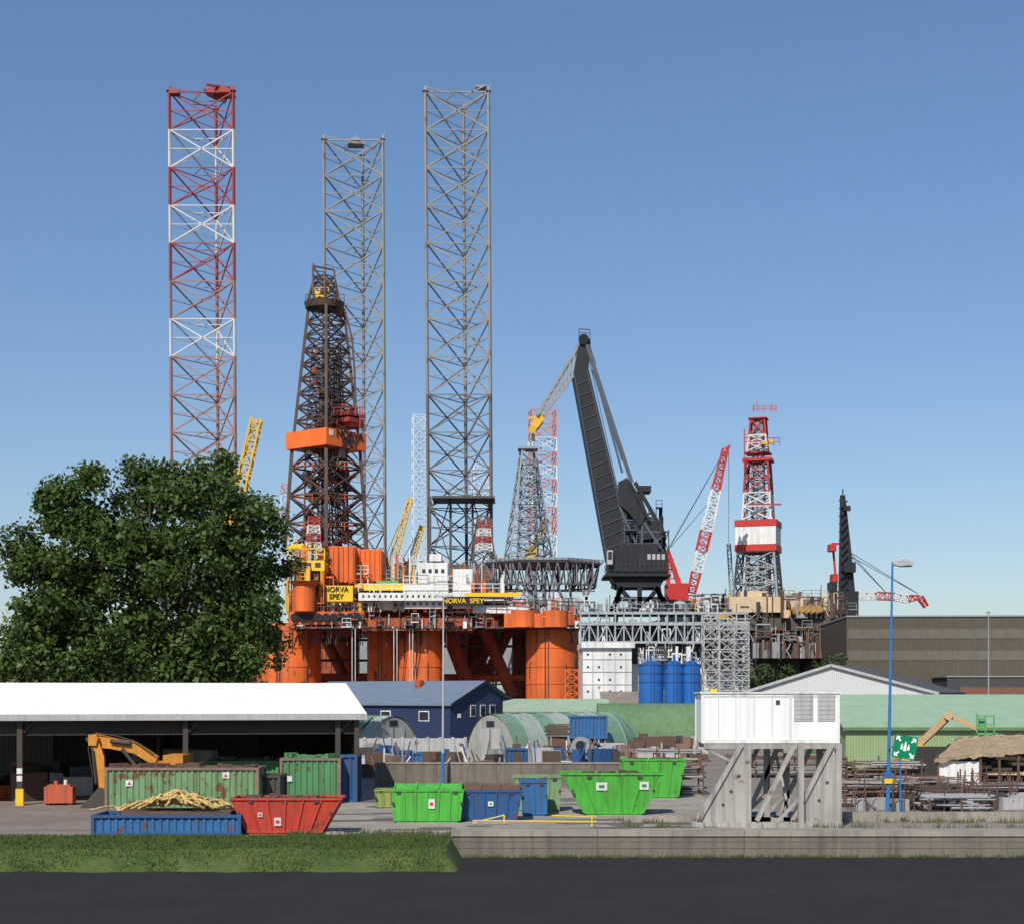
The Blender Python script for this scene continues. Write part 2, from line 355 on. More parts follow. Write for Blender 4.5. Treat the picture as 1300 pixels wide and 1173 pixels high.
clutter(rig,368,600,735,776,234.5,262,330,[DARKST,GREY,ORANGE,WHITE,DARKST,YEL,ORANGED,LGREY],8,3)
clutter(rig,366,412,690,776,233.4,240,90,[ORANGE,YEL,ORANGE,DARKST,YEL,ORANGED],7,33)
clutter(rig,560,735,752,778,235,262,210,[DARKST,GREY,ORANGE,WHITE,LGREY,ORANGED],8,4)
clutter(rig,440,640,700,752,240,262,110,[DARKST,GREY,ORANGE,ORANGED,LGREY,WHITE],8,5)
clutter(rig,366,737,779,797,232.6,234,150,[DARKST,RUST,WHITE,ORANGED,GREY,DARKST],5,15)
m=rig.part('deck_green',GREENP); m.pbox(478,506,737,744,239,3)
m=rig.part('walkway_grating',DARKST)
m.pbox(366,737,795,797.5,233.4,6)
for i in range(120):
    x=368+random.random()*366; d=random.uniform(233.6,240); m.beam(P(x,795,d),P(x+random.uniform(-4,4),795+random.uniform(5,26),d),.12)
for x0,x1,yy in ((400,470,812),(400,470,838),(560,650,820),(735,700,835)): m.beam(P(x0,yy,252),P(x1,yy,252),.4)
m.rail(P(368,775,233.2),P(512,775,233.2),1.2,1.5,.12); m.rail(P(600,768,234),P(735,774,234),1.2,1.5,.12)
m=rig.part('access_ladder',WHITE)
for x in (447,500,520): m.beam(P(x,797,233),P(x,870,235.4),.12); m.beam(P(x+4,797,233),P(x+4,870,235.4),.12)
m=rig.part('access_tower',ORANGE); m.tower((PX(726,228),228,0),PZ(890,228),PZ(850,228),1.9,1.9,0,4,.16,.12)
rot=-math.radians(38); dc=(PX(414,250),250,0); S=250/F; kf=.93
m=rig.part('derrick',DERR)
m.tower(dc,PZ(700,250),PZ(560,250),79*S*kf,64*S*kf,rot,4,.5,.26)
m.tower(dc,PZ(700,250),PZ(560,250),40*S,36*S,rot,6,.25,.16)
m.tower(dc,PZ(555,250),PZ(392,250),62*S*kf,34*S*kf,rot,9,.42,.2)
m.tower(dc,PZ(555,250),PZ(440,250),36*S,24*S,rot,9,.2,.13)
for i in range(26):
    a=random.uniform(-1,1); b=random.uniform(-1,1); zz=PZ(random.uniform(430,520),250)
    m.beam((dc[0]+a*2.4+1,dc[1]+b*2.4,PZ(690,250)),(dc[0]+a*1.6+.6,dc[1]+b*1.6,zz),.17)
for i in range(30):
    a=random.uniform(-3.4,3.4); b=random.uniform(-3,3); z=PZ(random.uniform(575,700),250); m.rbox((dc[0]+a,dc[1]+b,z),random.uniform(.3,1.6),1.2,random.uniform(.3,1.8),rot)
k=rig.part('derrick_orange_fittings',ORANGED)
for i in range(34):
    a=random.uniform(-4,4); b=random.uniform(-3.6,3); z=PZ(random.uniform(450,698),250); k.rbox((dc[0]+a*.8,dc[1]+b*.8,z),random.uniform(.2,1.3),.6,random.uniform(.2,1.0),rot)
for yy in (600,640,675): k.rail((dc[0]-4.2,dc[1]-4.2,PZ(yy,250)),(dc[0]+4.6,dc[1]-3.6,PZ(yy,250)),1.1,1.2,.1)
m.tube((PX(412,250),250,PZ(393,250)),(PX(412,250),250,PZ(385,250)),24*S,26*S,n=16)
m.tube((PX(427,250),250,PZ(400,250)),(PX(432,250),250,PZ(392,250)),8*S,10*S,n=10)
m.tower((PX(412,250),250,0),PZ(384,250),PZ(352,250),28*S,18*S,rot,3,.25,.15)
m.beam(P(398,384,248),P(397,338,249),.3); m.beam(P(397,338,249),P(424,343,250),.25); m.beam(P(424,343,250),P(428,384,250),.28); m.beam(P(397,338,249),P(420,372,250),.22); m.beam(P(390,384,249),P(400,350,249),.3); m.beam(P(398,340,249),P(398,334,249),.2)
for j in range(5): m.beam(P(398,384-j*10,248.4),P(411+j*.5,378-j*8,249),.14)
m.rail(P(388,384,247),P(437,384,247),1.2,1.5,.1)
pts=[P(438,395,249),P(447,430,249),P(450,470,249),P(452,520,249),P(440,548,249)]
for a,b in zip(pts[:-1],pts[1:]): m.beam(a,b,.3)
for yy in (430,455,480,505): m.beam(P(426,yy,249),P(449,yy,249),.18); m.beam(P(430,yy+12,249),P(450,yy,249),.15)
m=rig.part('monkey_board',LEGR); m.rbox(P(440,529,250),4.6,4,.35,rot); m.rbox(P(438,536,250),5.0,3.4,.7,rot); m.rail(P(424,528,246.6),P(460,528,248),1.3,1,.12); m.rbox(P(444,541,250),3.4,3,.7,rot); m.rbox(P(450,522,251),1.0,1.2,1.2,0); m.rbox(P(432,525,249),1.2,1.2,.8,0); m.beam(P(428,545,248),P(428,520,248),.16); m.beam(P(457,545,248),P(457,516,248),.16)
m=rig.part('crown_block',YELB); m.rbox(P(408,375,249),1.8,1.2,.9,.1); m.beam(P(401,384,248.5),P(401,370,248.5),.25); m.beam(P(415,384,248.5),P(415,370,248.5),.25); m.rail(P(400,371,248.4),P(417,371,248.4),.7,.7,.1)
m=rig.part('derrick_sign_ring',mat('sign_orange',(0.8,0.16,0.03),.55,.3,.05,.4)); s=72*S; z0,z1=PZ(572,250),PZ(551,250); m.rbox((dc[0],dc[1],(z0+z1)/2),s,s,z1-z0,rot)
nr=V((math.cos(rot),math.sin(rot),0)); zc=(z0+z1)/2; u=V((-nr.y,nr.x,0))
for t,dz in (('NORVA',.62),('SPEY',-.68)):
    c=V((dc[0],dc[1],zc))+nr*(s/2+.08)+u*.7+V((0,0,dz)); rig.text(t,c,1.75,math.atan2(nr.y,nr.x)+math.pi/2,BLACK,.03,bold=.03)
m=rig.part('sign_mark',WHITE); c=V((dc[0],dc[1],zc+.62))+nr*(s/2+.02)-u*3.4; m.rbox(c,.1,.8,.9,rot)
for xx,yt in ((398,656),(614,662)):
    base=V((PX(xx,238),238,0))
    for i in range(4):
        mm=LEGR if i%2==0 else WHITE; mk=rig.part('antenna_mast_'+mm.name,mm); hh=(700-yt)/4; ya=yt+i*hh
        mk.tower(base,PZ(ya+hh,238),PZ(ya,238),1.5+.18*(i+1),1.5+.18*i,.2,2,.13,.08)
rig.finish()
# helideck
o=Obj('helideck',(PX(695,245),245,0)); d=245; s=d/F
HD=mat('helideck_steel',(0.14,0.145,0.155),.6,.3,.15,.4)
cx=PX(690,d); m=o.part('deck_plate',GREY)
pts=[(cx+math.cos(a*math.pi/4+.39)*80*s,d+9+math.sin(a*math.pi/4+.39)*80*s*.95,PZ(711,d)) for a in range(8)]
m.prism(pts,(0,0,.4))
m=o.part('truss',HD)
bot=[(cx+(p[0]-cx)*.93,(p[1]-d-9)*.93+d+9,PZ(740,d)) for p in pts]
for k in range(8):
    a,b=V(pts[k]),V(pts[(k+1)%8]); c,e=V(bot[k]),V(bot[(k+1)%8]); m.beam(c,e,.3); m.beam(a,b,.35)
    for j in range(5):
        p=a.lerp(b,j/5); q=a.lerp(b,(j+1)/5); r_=c.lerp(e,(j+.5)/5); m.beam(p,r_,.2); m.beam(q,r_,.2)
for k in range(-3,4):
    X=cx+k*2.6; m.beam((X,d,PZ(740,d)),(X,d+18,PZ(740,d)),.25)
    for j in range(5): m.beam((X,d+j*3.6,PZ(740,d)),(X,d+j*3.6+1.8,PZ(713,d)),.18); m.beam((X,d+j*3.6+1.8,PZ(713,d)),(X,d+j*3.6+3.6,PZ(740,d)),.18)
for x0,x1 in ((632,660),(660,640),(690,690),(660,700),(722,728),(735,752),(752,738),(705,722)):
    m.beam(P(x0,738,248),P(x1,778,248),.4)
for yy in (750,764): m.beam(P(635,yy,248),P(755,yy,248),.25)
m=o.part('safety_net',GREY)
for k in range(8):
    a,b=V(pts[k]),V(pts[(k+1)%8]); cc=V((cx,d+9,a.z)); a2=cc+(a-cc)*1.07+V((0,0,.4)); b2=cc+(b-cc)*1.07+V((0,0,.4)); m.beam(a2,b2,.12)
    for j in range(8): m.beam(a.lerp(b,j/8),a2.lerp(b2,j/8),.1)
o.finish()
# ------------------------------------------------------------ yellow cranes & distant towers
def ycrane(name,a,b,w0,w1,d,n,m_,base=None,cw=.22,bw=.13):
    o=Obj(name,(P(*a,d).x,d,0)); m=o.part('boom',m_); m.boom(P(*a,d),P(*b,d),w0*d/F,w1*d/F,n,cw,bw)
    m.beam(P(*b,d),P(b[0],b[1]+6,d),.6)
    k=o.part('pedestal',GREY); k.tube((P(*a,d).x,d,0),P(*a,d),1.2,n=12); o.part('cab',YEL).rbox(P(a[0]-2,a[1]+2,d),3,3,2.8,0)
    mw=o.part('cables',WIRE); mw.beam(P(a[0]-6,a[1]-18,d),P(*b,d),.1); mw.beam(P(a[0]-6,a[1]-18,d),P(*a,d),.3)
    o.finish()
ycrane('pedestal_crane',(494,728),(521,632),9,5,262,9,YEL); ycrane('pedestal_crane',(518,726),(536,667),8,5,266,6,YEL)
ycrane('pedestal_crane',(676,700),(694,658),9,5,400,5,YEL,cw=.3,bw=.2)
ycrane('pedestal_crane',(297,660),(326,532),13,12,300,9,YEL,cw=.32,bw=.2)
def ftower(name,x0,x1,y0,y1,d,bands,cw=.5,bw=.3,taper=1.0,n=1):
    o=Obj(name,(PX((x0+x1)/2,d),d,0)); N=len(bands); w=(x1-x0)*d/F
    for i,mm in enumerate(bands):
        f0=i/N; f1=(i+1)/N; za=PZ(y0+(y1-y0)*f0,d); zb=PZ(y0+(y1-y0)*f1,d)
        wa=w*(taper+(1-taper)*f0); wb=w*(taper+(1-taper)*f1)
        o.part('lattice_'+mm.name,mm).tower((PX((x0+x1)/2,d),d,0),zb,za,wb,wa,.15,n,cw,bw)
    o.part('lattice_base',bands[-1]).tower((PX((x0+x1)/2,d),d,0),0,PZ(y1,d),w,w,.15,3,cw,bw)
    return o
HZW=mat('hazed_white_steel',(0.56,0.61,0.66),0.7,0.1); HZR=mat('hazed_red_steel',(0.5,0.23,0.22),0.7,0.1); HZG=mat('hazed_grey_steel',(0.27,0.29,0.31),0.7,0.1)  # steel colours paled so that distance haze is painted in
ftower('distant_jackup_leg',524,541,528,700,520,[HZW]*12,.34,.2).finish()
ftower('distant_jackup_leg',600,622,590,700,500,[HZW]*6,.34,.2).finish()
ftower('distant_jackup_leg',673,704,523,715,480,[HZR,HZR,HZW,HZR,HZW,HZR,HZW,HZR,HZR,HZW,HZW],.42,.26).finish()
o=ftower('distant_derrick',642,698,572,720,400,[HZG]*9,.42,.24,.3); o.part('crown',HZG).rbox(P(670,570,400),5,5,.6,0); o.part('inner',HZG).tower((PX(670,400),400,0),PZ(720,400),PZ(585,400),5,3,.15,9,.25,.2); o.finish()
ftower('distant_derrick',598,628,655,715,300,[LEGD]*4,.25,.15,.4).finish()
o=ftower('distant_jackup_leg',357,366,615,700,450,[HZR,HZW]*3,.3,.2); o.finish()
# ------------------------------------------------------------ big black crane
d=268; s=d/F
o=Obj('floating_crane',(PX(805,d),d,0))
m=o.part('main_jib',BLACKW)
for dd in (d-2.6,d+2.0):
    m.pprism([(728,474),(746,468),(803,700),(770,712)],dd,.6)
m.pprism([(727,476),(731,474),(776,711),(770,712)],d-2,4)
m.pprism([(743,470),(747,468),(803,700),(798,702)],d-2,4)
k=o.part('jib_ribs',NAVYG)
for i in range(1,16):
    f=i/16; xa=729+(771-729)*f; ya=474+(712-474)*f; xb=745+(801-745)*f; yb=468+(700-468)*f
    k.beam(P(xa,ya,d-2.7),P(xb,yb,d-2.7),.1)
k.beam(P(729,476,d-2.68),P(771,712,d-2.68),.12); k.beam(P(745,470,d-2.68),P(801,700,d-2.68),.12)
m.pprism([(728,474),(734,440),(740,432),(750,440),(747,470)],d-2.4,.6); m.pprism([(728,474),(734,440),(740,432),(750,440),(747,470)],d+1.8,.6)
m.tube(P(741,431,d-3),P(741,431,d+3),.9,n=14); m.rail(P(735,427,d-2),P(749,428,d-2),1.2,1,.12); m.rbox(P(744,436,d),1.4,3,1.0,0); m.rail(P(748,446,d-2.6),P(756,470,d-2.6),1.2,1,.1)
k=o.part('tie_beams',NAVYG)
for dd in (d-2.4,d+2.4):
    k.beam(P(745,438,dd),P(802,612,dd),.6); 
    k.beam(P(752,470,dd),P(790,585,dd),.22)
k.beam(P(747,444,d-2.4),P(790,600,d-2.4),.35)
for i in range(8):
    f=i/8; k.beam(P(745+57*f,438+174*f,d-2.4),P(745+57*f,438+174*f,d+2.4),.25)
m=o.part('luffing_jib',GREY)
for dd in (d-1.8,d+1.8):
    m.beam(P(738,434,dd),P(690,512,dd),.45); m.beam(P(690,512,dd),P(682,528,dd),.45); m.beam(P(730,474,dd),P(690,528,dd),.5)
    for i in range(9):
        f=i/9; g2=(i+.5)/9; m.beam(P(738-48*f,434+78*f,dd),P(730-40*g2,474+54*g2,dd),.18); m.beam(P(738-48*(f+1/9),434+78*(f+1/9),dd),P(730-40*g2,474+54*g2,dd),.18)
for i in range(8):
    f=i/7; m.beam(P(738-48*f,434+78*f,d-1.8),P(738-48*f,434+78*f,d+1.8),.2); m.beam(P(730-40*f,474+54*f,d-1.8),P(730-40*f,474+54*f,d+1.8),.2)
m=o.part('jib_head',YEL); m.pprism([(690,526),(682,526),(674,538),(676,548),(683,543),(690,534)],d-1.6,3.2); m.tube(P(676,545,d-1.9),P(676,545,d+1.9),.7); m.beam(P(671,531,d),P(690,530,d),.3)
k=o.part('hoist_block',YEL); k.rbox(P(677,556,d),.6,.6,1.1,0)
m=o.part('counterweight_rocker',BLACKW)
for dd in (d-3,d+2.4):
    m.pprism([(785,612),(796,606),(815,632),(822,652),(812,668),(798,650),(786,640)],dd,.6)
m.pprism([(812,650),(840,662),(846,680),(812,686),(802,668)],d-2.6,5.2)
m.pprism([(785,614),(792,612),(800,690),(790,700)],d-2.4,.8)
m.beam(P(806,612,d-2.4),P(836,664,d-2.4),.6); m.beam(P(806,612,d+2.4),P(836,664,d+2.4),.6)
m.pprism([(785,640),(808,654),(804,700),(790,705)],d-1.5,3); m.beam(P(800,612,d-3.2),P(824,660,d-3.2),.4); m.rbox(P(818,622,d),2,4,1.0,.0)
k=o.part('a_frame',NAVYG)
for dd in (d-2.5,d+2.5):
    k.beam(P(785,615,dd),P(842,700,dd),.4); k.beam(P(815,640,dd),P(815,700,dd),.35); k.beam(P(842,680,dd),P(815,700,dd),.3); k.beam(P(785,640,dd),P(812,700,dd),.4)
    for yy in (660,675,690): k.beam(P(790,yy,dd),P(838,yy,dd),.22)
clutter(o,790,842,640,700,d-3.4,d+3,60,[BLACKW,NAVYG,BLACK,BLACK],8,8)
m=o.part('machinery_house',BLACKW); m.pbox(773,848,700,728,d-4,9); m.pbox(785,836,690,702,d-3,7); m.pbox(768,852,728,731,d-5,11); m.rail(P(768,727,d-5),P(852,727,d-5),1.2,1.5,.12)
k=o.part('operator_cab',LGREY); k.pbox(771,778,698,716,d-5,3); o.part('cab_glass',GLASS).pbox(772,777,700,710,d-5.05,.1)
k=o.part('house_panels',LGREY)
for i in range(4): k.pbox(822+i*6,826+i*6,703,710,d-4.06,.06)
k=o.part('house_ribs',NAVYG)
for i in range(12): k.pbox(776+i*6,776.5+i*6,713,727,d-4.08,.07)
m=o.part('portal',BLACKW)
m.pprism([(776,731),(846,731),(838,745),(784,745)],d-4,8)
for dd in (d-5,d+5):
    for a,b in (((786,745),(770,900)),((836,745),(856,900)),((786,745),(812,775)),((836,745),(812,775)),((812,745),(812,775)),((775,775),(850,775)),((780,760),(845,760)),((770,820),(856,820)),((790,745),(776,775)),((832,745),(850,775))):
        m.beam(P(*a,dd),P(*b,dd),.75)
for yy in (745,775): 
    for xx in (778,846): m.beam(P(xx,yy,d-5),P(xx,yy,d+5),.6)
o.part('crane_barge',BLACK).box(PX(755,d),PX(875,d),d-10,d+12,-1,4)
mw=o.part('wire_ropes',WIRE)
for a,b in (((742,430),(800,690)),((686,527),(742,428)),((682,527),(738,430)),((677,548),(677,556))): mw.beam(P(*a,d),P(*b,d),.1)
o.finish()
# ------------------------------------------------------------ white module yard structure
d=205; o=Obj('offshore_accommodation_module',(PX(840,d),d+6,0))
m=o.part('white_block',WHITE); m.box(PX(740,d),PX(802,d),d,d+12,0,PZ(822,d)); m.box(PX(802,d),PX(946,d),d+3,d+12,0,PZ(842,d)); m.pbox(738,806,815,822,d-.5,13)
k=o.part('panel_seams',LGREY)
for yy in (836,852,868): k.pbox(739,802,yy,yy+.8,d-.08,.08)
for xx in (752,766,780,794): k.pbox(xx,xx+.6,822,893,d-.07,.07)
k=o.part('windows',GLASS)
for j,yy in enumerate((829,845,861,876)):
    for xx in (745,759,773,787): 
        if (j+xx)%3: k.pbox(xx,xx+2.6,yy,yy+2.6,d-.05,.1)
for xx in range(815,940,14): k.pbox(xx,xx+4,848,852,d+2.95,.1)
MG=mat('module_grey',(0.36,0.39,0.42),.6,.3,.15,.5,streak=.3)
m=o.part('truss_deck',MG)
for yy in (778,792,815): 
    m.beam(P(735,yy,d),P(950,yy,d),.3); m.beam(P(735,yy,d+10),P(950,yy,d+10),.3)
for i in range(20):
    x=737+i*11; m.beam(P(x,778,d),P(x,815,d),.2)
    m.beam(P(x,792,d),P(x+11,815,d),.14) if i%2 else m.beam(P(x+11,792,d),P(x,815,d),.14)
    m.beam(P(x,778,d),P(x,778,d+10),.16); m.rail(P(x,777,d),P(x+11,777,d),1.1,1,.07) if i<19 else None
m.pbox(735,950,789,791,d+.3,10); m.pbox(735,900,776,778,d+.3,10)
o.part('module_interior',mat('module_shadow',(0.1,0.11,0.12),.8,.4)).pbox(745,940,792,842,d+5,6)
m=o.part('scaffold_tower',LGREY)
for i,x in enumerate((902,922,940)): m.tower((PX(x,d-2),d-2,0),0,PZ(782+i*4,d),1.9,1.9,0,11,.11,.08)
for yy in range(785,885,13): m.beam(P(893,yy,d-3),P(952,yy,d-3),.12)
clutter(o,738,900,758,778,d,d+9,70,[DARKST,GREY,WHITE,LGREY,NAVYG],8,9)
clutter(o,738,945,793,815,d,d+9,190,[GREY,WHITE,MG,NAVYG,DARKST,DARKST],7,10)
clutter(o,806,950,815,842,d-.5,d+3,130,[GREY,WHITE,MG,WHITE,DARKST],7,12)
o.finish()
d=190; o=Obj('storage_tank_group',(PX(850,d),d,0)); m=o.part('tank_shells',BLUET); k=o.part('tank_rims',mat('tank_blue_dark',(0.02,0.08,0.28)))
for x,r_ in ((828,16),(857,12.5),(879,11.5)):
    r=r_*d/F; c=PX(x,d); zt=PZ(843,d); m.tube((c,d+r,0),(c,d+r,zt),r,n=28); m.tube((c,d+r,zt),(c,d+r,zt+.5),r,.25,n=28)
    for yy in (844,855,866): k.tube((c,d+r,PZ(yy,d)),(c,d+r,PZ(yy,d)+.12),r+.05,n=28)
    k.beam((c-.2,d-.15,1),(c-.2,d-.15,zt+.6),.05);k.beam((c+.2,d-.15,1),(c+.2,d-.15,zt+.6),.05)
    k.rail((c-r,d,zt),(c+r,d,zt),.8,.7,.045); m.tube((c,d+r,zt),(c,d+r,zt+1.2),.1,n=8)
o.finish()
# ------------------------------------------------------------ red/white lattice boom crane
d=290; o=Obj('lattice_boom_crane',(PX(870,d),d,0))
a=P(878,752,d); b=P(921,570,d); segs=[RED,WHITE,RED,WHITE,WHITE,RED,RED]; n=len(segs)
def wf(f): return (7+6*math.sin(math.pi*min(1,f+.1)))*d/F
for i,mm in enumerate(segs):
    f0,f1=i/n,(i+1)/n; o.part('boom_'+mm.name,mm).boom(a.lerp(b,f0),a.lerp(b,f1),wf(f0),wf(f1),3,.28,.15)
m=o.part('a_frame',RED); m.pprism([(845,697),(850,697),(872,758),(864,758)],d-1.5,.6);m.pprism([(845,697),(850,697),(872,758),(864,758)],d+1.5,.6); m.pprism([(845,700),(849,700),(852,758),(846,758)],d,.6); m.pbox(846,874,740,762,d-2,4)
for yy in (710,722,734): m.beam(P(848,yy,d),P(852+(yy-700)*.35,yy,d),.25)
m.beam(b,P(927,566,d),.4); m.beam(P(927,566,d),P(918,580,d),.3)
k=o.part('pedestal',GREY); k.tube((PX(862,d),d,0),P(862,762,d),2,n=16)
w_=o.part('cables',WIRE)
for q in ((849,697),(846,700)):
    w_.beam(P(*q,d),P(920,572,d),.1); w_.beam(P(*q,d),P(905,632,d),.08)
w_.beam(P(925,567,d),P(925,700,d),.08)
o.finish()
# ------------------------------------------------------------ right-hand drilling rig
d=300; o=Obj('drilling_rig',(PX(970,d),d,0)); s=d/F; c=(PX(971,d),d+8,0)
m=o.part('derrick_lower',GREY); m.tower(c,PZ(757,d),PZ(697,d),56*s,46*s,-.3,3,.42,.25); m.tower(c,PZ(757,d),PZ(697,d),30*s,26*s,-.3,4,.25,.18)
for i in range(20): 
    x=random.uniform(952,988); m.beam(P(x,757,d+8),P(x+random.uniform(-6,6),random.uniform(700,730),d+8),.2)
m=o.part('derrick_upper_white',LEGW); m.tower(c,PZ(655,d),PZ(620,d),37*s,33*s,-.3,2,.36,.22)
m=o.part('derrick_upper_red',LEGR); m.tower(c,PZ(620,d),PZ(580,d),33*s,28*s,-.3,2,.36,.22)
m=o.part('derrick_core',GREY); m.tower(c,PZ(655,d),PZ(525,d),16*s,11*s,-.3,12,.25,.18)
m=o.part('crown_white',LEGW); m.tower(c,PZ(566,d),PZ(545,d),26*s,21*s,-.3,2,.32,.2)
m=o.part('crown_red',RED); m.tower(c,PZ(545,d),PZ(524,d),21*s,18*s,-.3,1,.32,.2); m.rbox((c[0],c[1],PZ(577,d)),37*s,33*s,4*s,-.3); m.rbox((c[0],c[1],PZ(568,d)),32*s,28*s,2*s,-.3); m.rbox((c[0],c[1],PZ(523,d)),24*s,24*s,1.5*s,-.3)
for x in (957,961,968,980,984): m.beam(P(x,523,d+8),P(x,random.uniform(508,518),d+8),.12)
m.rail(P(945,566,d+4),P(990,566,d+4),1.5,1,.14); m.rail(P(956,523,d+6),P(986,523,d+6),1.1,1,.1)
m.beam(P(945,545,d+6),P(945,600,d+6),.2); m.beam(P(950,640,d+4),P(992,640,d+4),.3)
m=o.part('crown_yellow',YEL); m.rbox(P(970,563,d+4),1.2,1,.5,0); m.rbox(P(979,561,d+4),.8,1,.6,0)
m=o.part('wind_wall_white',WHITE); m.rbox((c[0],c[1],PZ(676,d)),52*s,50*s,24*s,-.3)
m=o.part('wind_wall_red',RED); m.rbox((c[0],c[1],PZ(660,d)),54*s,52*s,8*s,-.3); m.rbox((c[0],c[1],PZ(692,d)),54*s,52*s,8.5*s,-.3)
m=o.part('cream_deckhouse',CREAM); m.pbox(926,998,757,777,d-3,16); m.pbox(998,1020,762,774,d,10); m.pbox(940,975,750,757,d-1,8)
m=o.part('hull',mat('hull_dark',(0.1,0.085,0.075),.8,.5,.3,.2)); m.pbox(870,1064,782,800,d-2,30); m.pprism([(955,800),(1060,800),(1040,850),(1000,880),(965,880)],d+2,20); m.pbox(880,905,800,925,d+4,10); m.pbox(1000,1015,800,925,d,10)
for a,b in (((905,800),(960,860)),((1060,800),(1020,860))): m.tube(P(*a,d),P(*b,d),1,n=10)
clutter(o,868,1066,750,784,d-4,d+14,340,[DARKST,RUST,GREY,RUSTL,CREAM,DARKST,YEL,RUSTL],10,20)
clutter(o,955,1066,790,835,d-5,d,170,[DARKST,RUST,GREY,RUSTL,LGREY],10,21)
k=o.part('boats_orange',mat('hose_tan',(0.4,0.22,0.08)))
for i in range(5): k.tube(P(1008+i*7,770,d-3),P(1012+i*7,777,d-3),1,n=8)
m=o.part('rig_small_boom',GREY); m.boom(P(930,758,d),P(925,690,d),.8,.6,5,.16,.1)
o.finish()
# ------------------------------------------------------------ right black crane
d=320; o=Obj('dock_crane',(PX(1076,d),d,0)); s=d/F
m=o.part('mast',BLACK); m.pprism([(1067,628),(1073,628),(1080,690),(1086,755),(1065,755)],d-2,.6); m.pprism([(1067,628),(1073,628),(1080,690),(1086,755),(1065,755)],d+2,.6)
for yy in range(635,750,10): m.beam(P(1066,yy,d-2),P(1066,yy,d+2.6),.3); m.beam(P(1076,yy,d-2.4),P(1068,yy+9,d-2.4),.25)
m.pbox(1063,1090,750,783,d-4,8); m.pbox(1068,1086,783,900,d-3,6); m.beam(P(1070,628,d),P(1070,620,d),.2); m.pbox(1055,1063,738,760,d-2,4); m.rbox(P(1075,645,d-2.6),1.4,1,1.0,0); m.rbox(P(1078,720,d-2.8),2.4,1.5,2,0)
k=o.part('counterweight',RED); k.pbox(1054,1062,690,699,d-2,3); k.beam(P(1058,700,d),P(1062,745,d),.4); k.beam(P(1056,690,d),P(1066,690,d),.4); k.pbox(1057,1064,728,740,d-1,3)
pts=[(1090,756),(1112,756),(1135,757),(1152,760),(1168,758),(1176,770)]
for i in range(5):
    mm=(WHITE,RED,WHITE,RED,RED)[i]; o.part('jib_'+mm.name,mm).boom(P(*pts[i],d),P(*pts[i+1],d),9*s if i<4 else 7*s,9*s if i<3 else 5*s,4,.2,.11)
w_=o.part('cables',WIRE)
for q in ((1078,700),(1080,706)):
    w_.beam(P(*q,d),P(1165,753,d),.12)
    w_.beam(P(*q,d),P(1125,752,d),.12)
o.finish()
# ------------------------------------------------------------ buildings
def gable(name,loc,rot,L,W,zE,zR,wall,roof,over=.3,windows=None,gmat=None,thick=.18):
    o=Obj(name,loc,rot,world=False); m=o.part('walls',wall)
    m.box(-L,0,0,.15,0,zE); m.box(-L,0,W-.15,W,0,zE)
    g_=o.part('gable_walls',gmat or wall)
    for x in (-L,-.15):
        g_.prism([(x,0.002,0),(x,W-.002,0),(x,W-.002,zE-.01),(x,W/2,zR-.01),(x,0.002,zE-.01)],(.15,0,0))
    r=o.part('roof',roof)
    sl=(zR-zE)/(W/2)
    for sgn in (0,1):
        if sgn==0: a=(-over,zE-over*sl); b=(W/2,zR)
        else: a=(W+over,zE-over*sl); b=(W/2,zR)
        r.prism([(-L-over,a[0],a[1]),(-L-over,b[0],b[1]),(-L-over,b[0],b[1]+thick),(-L-over,a[0],a[1]+thick)],(L+2*over,0,0))
    return o
ROOFW=mat('shed_roof_white',(0.86,0.86,0.84),0.6,0.08,0,0.3,corr='X',corrs=10,streak=.08,cstr=.12)
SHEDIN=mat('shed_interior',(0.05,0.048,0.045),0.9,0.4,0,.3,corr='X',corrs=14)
rot=math.radians(11)
sx,sy=PX(456,88),88
o=Obj('open_storage_shed',(sx,sy,0),rot,world=False); L=30; W=13; zE=4.75; zR=6.55
r_=o.part('roof',ROOFW)
r_.prism([(-L,-.5,zE),(-L,W,zR),(-L,W,zR+.12),(-L,-.5,zE+.12)],(L+.4,0,0)); r_.prism([(-L,W,zR),(-L,W*2,zE),(-L,W*2,zE+.12),(-L,W,zR+.12)],(L+.4,0,0))
o.part('fascia',LGREY).box(-L,.38,-.62,-.5,zE-.2,zE+.14)
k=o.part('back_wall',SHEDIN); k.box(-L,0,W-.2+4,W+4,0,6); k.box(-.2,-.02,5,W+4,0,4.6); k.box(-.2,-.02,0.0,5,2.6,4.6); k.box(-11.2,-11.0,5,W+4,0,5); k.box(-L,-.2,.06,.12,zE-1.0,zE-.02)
k=o.part('lit_tone_panels',mat('shed_interior_lit_tone',(0.12,0.12,0.11),.9,.3,corr='X',corrs=14)); k.box(-24,-18,W+3.7,W+3.78,.2,4.2); k.box(-10.6,-5,W+3.7,W+3.78,.2,3.6)  # paler copy of the interior colour, painting light onto the back wall
k=o.part('posts',DARKST)
for x in (-L+.5,-25,-18.2,-9.5,-1.2,-.15): k.box(x-.14,x+.14,-.2,.05,0,zE-.02); k.beam((x,-.05,zE-1),(x+.9,-.05,zE-.1),.1)
for x in np.arange(-L+1,0,5): k.prism([(x,.13,zE-.05),(x,W,zR-.1),(x,W,zR-.7),(x,.13,zE-.4)],(.15,0,0))
k=o.part('post_guards',YELB)
for x in (-25,-18.2,-9.5): k.box(x-.2,x+.2,-.26,.14,0,.9)
k=o.part('hazard_signs',WHITE)
for x in (-25,-18.2): k.box(x-.14,x+.14,-.24,-.21,1.3,1.6); k.box(x-.14,x+.14,-.24,-.21,1.7,2.0)
rr=random.Random(41); gm_=[GREY,DARKST,RUST,ORANGED,WHITE,DARKST,NAVYG]
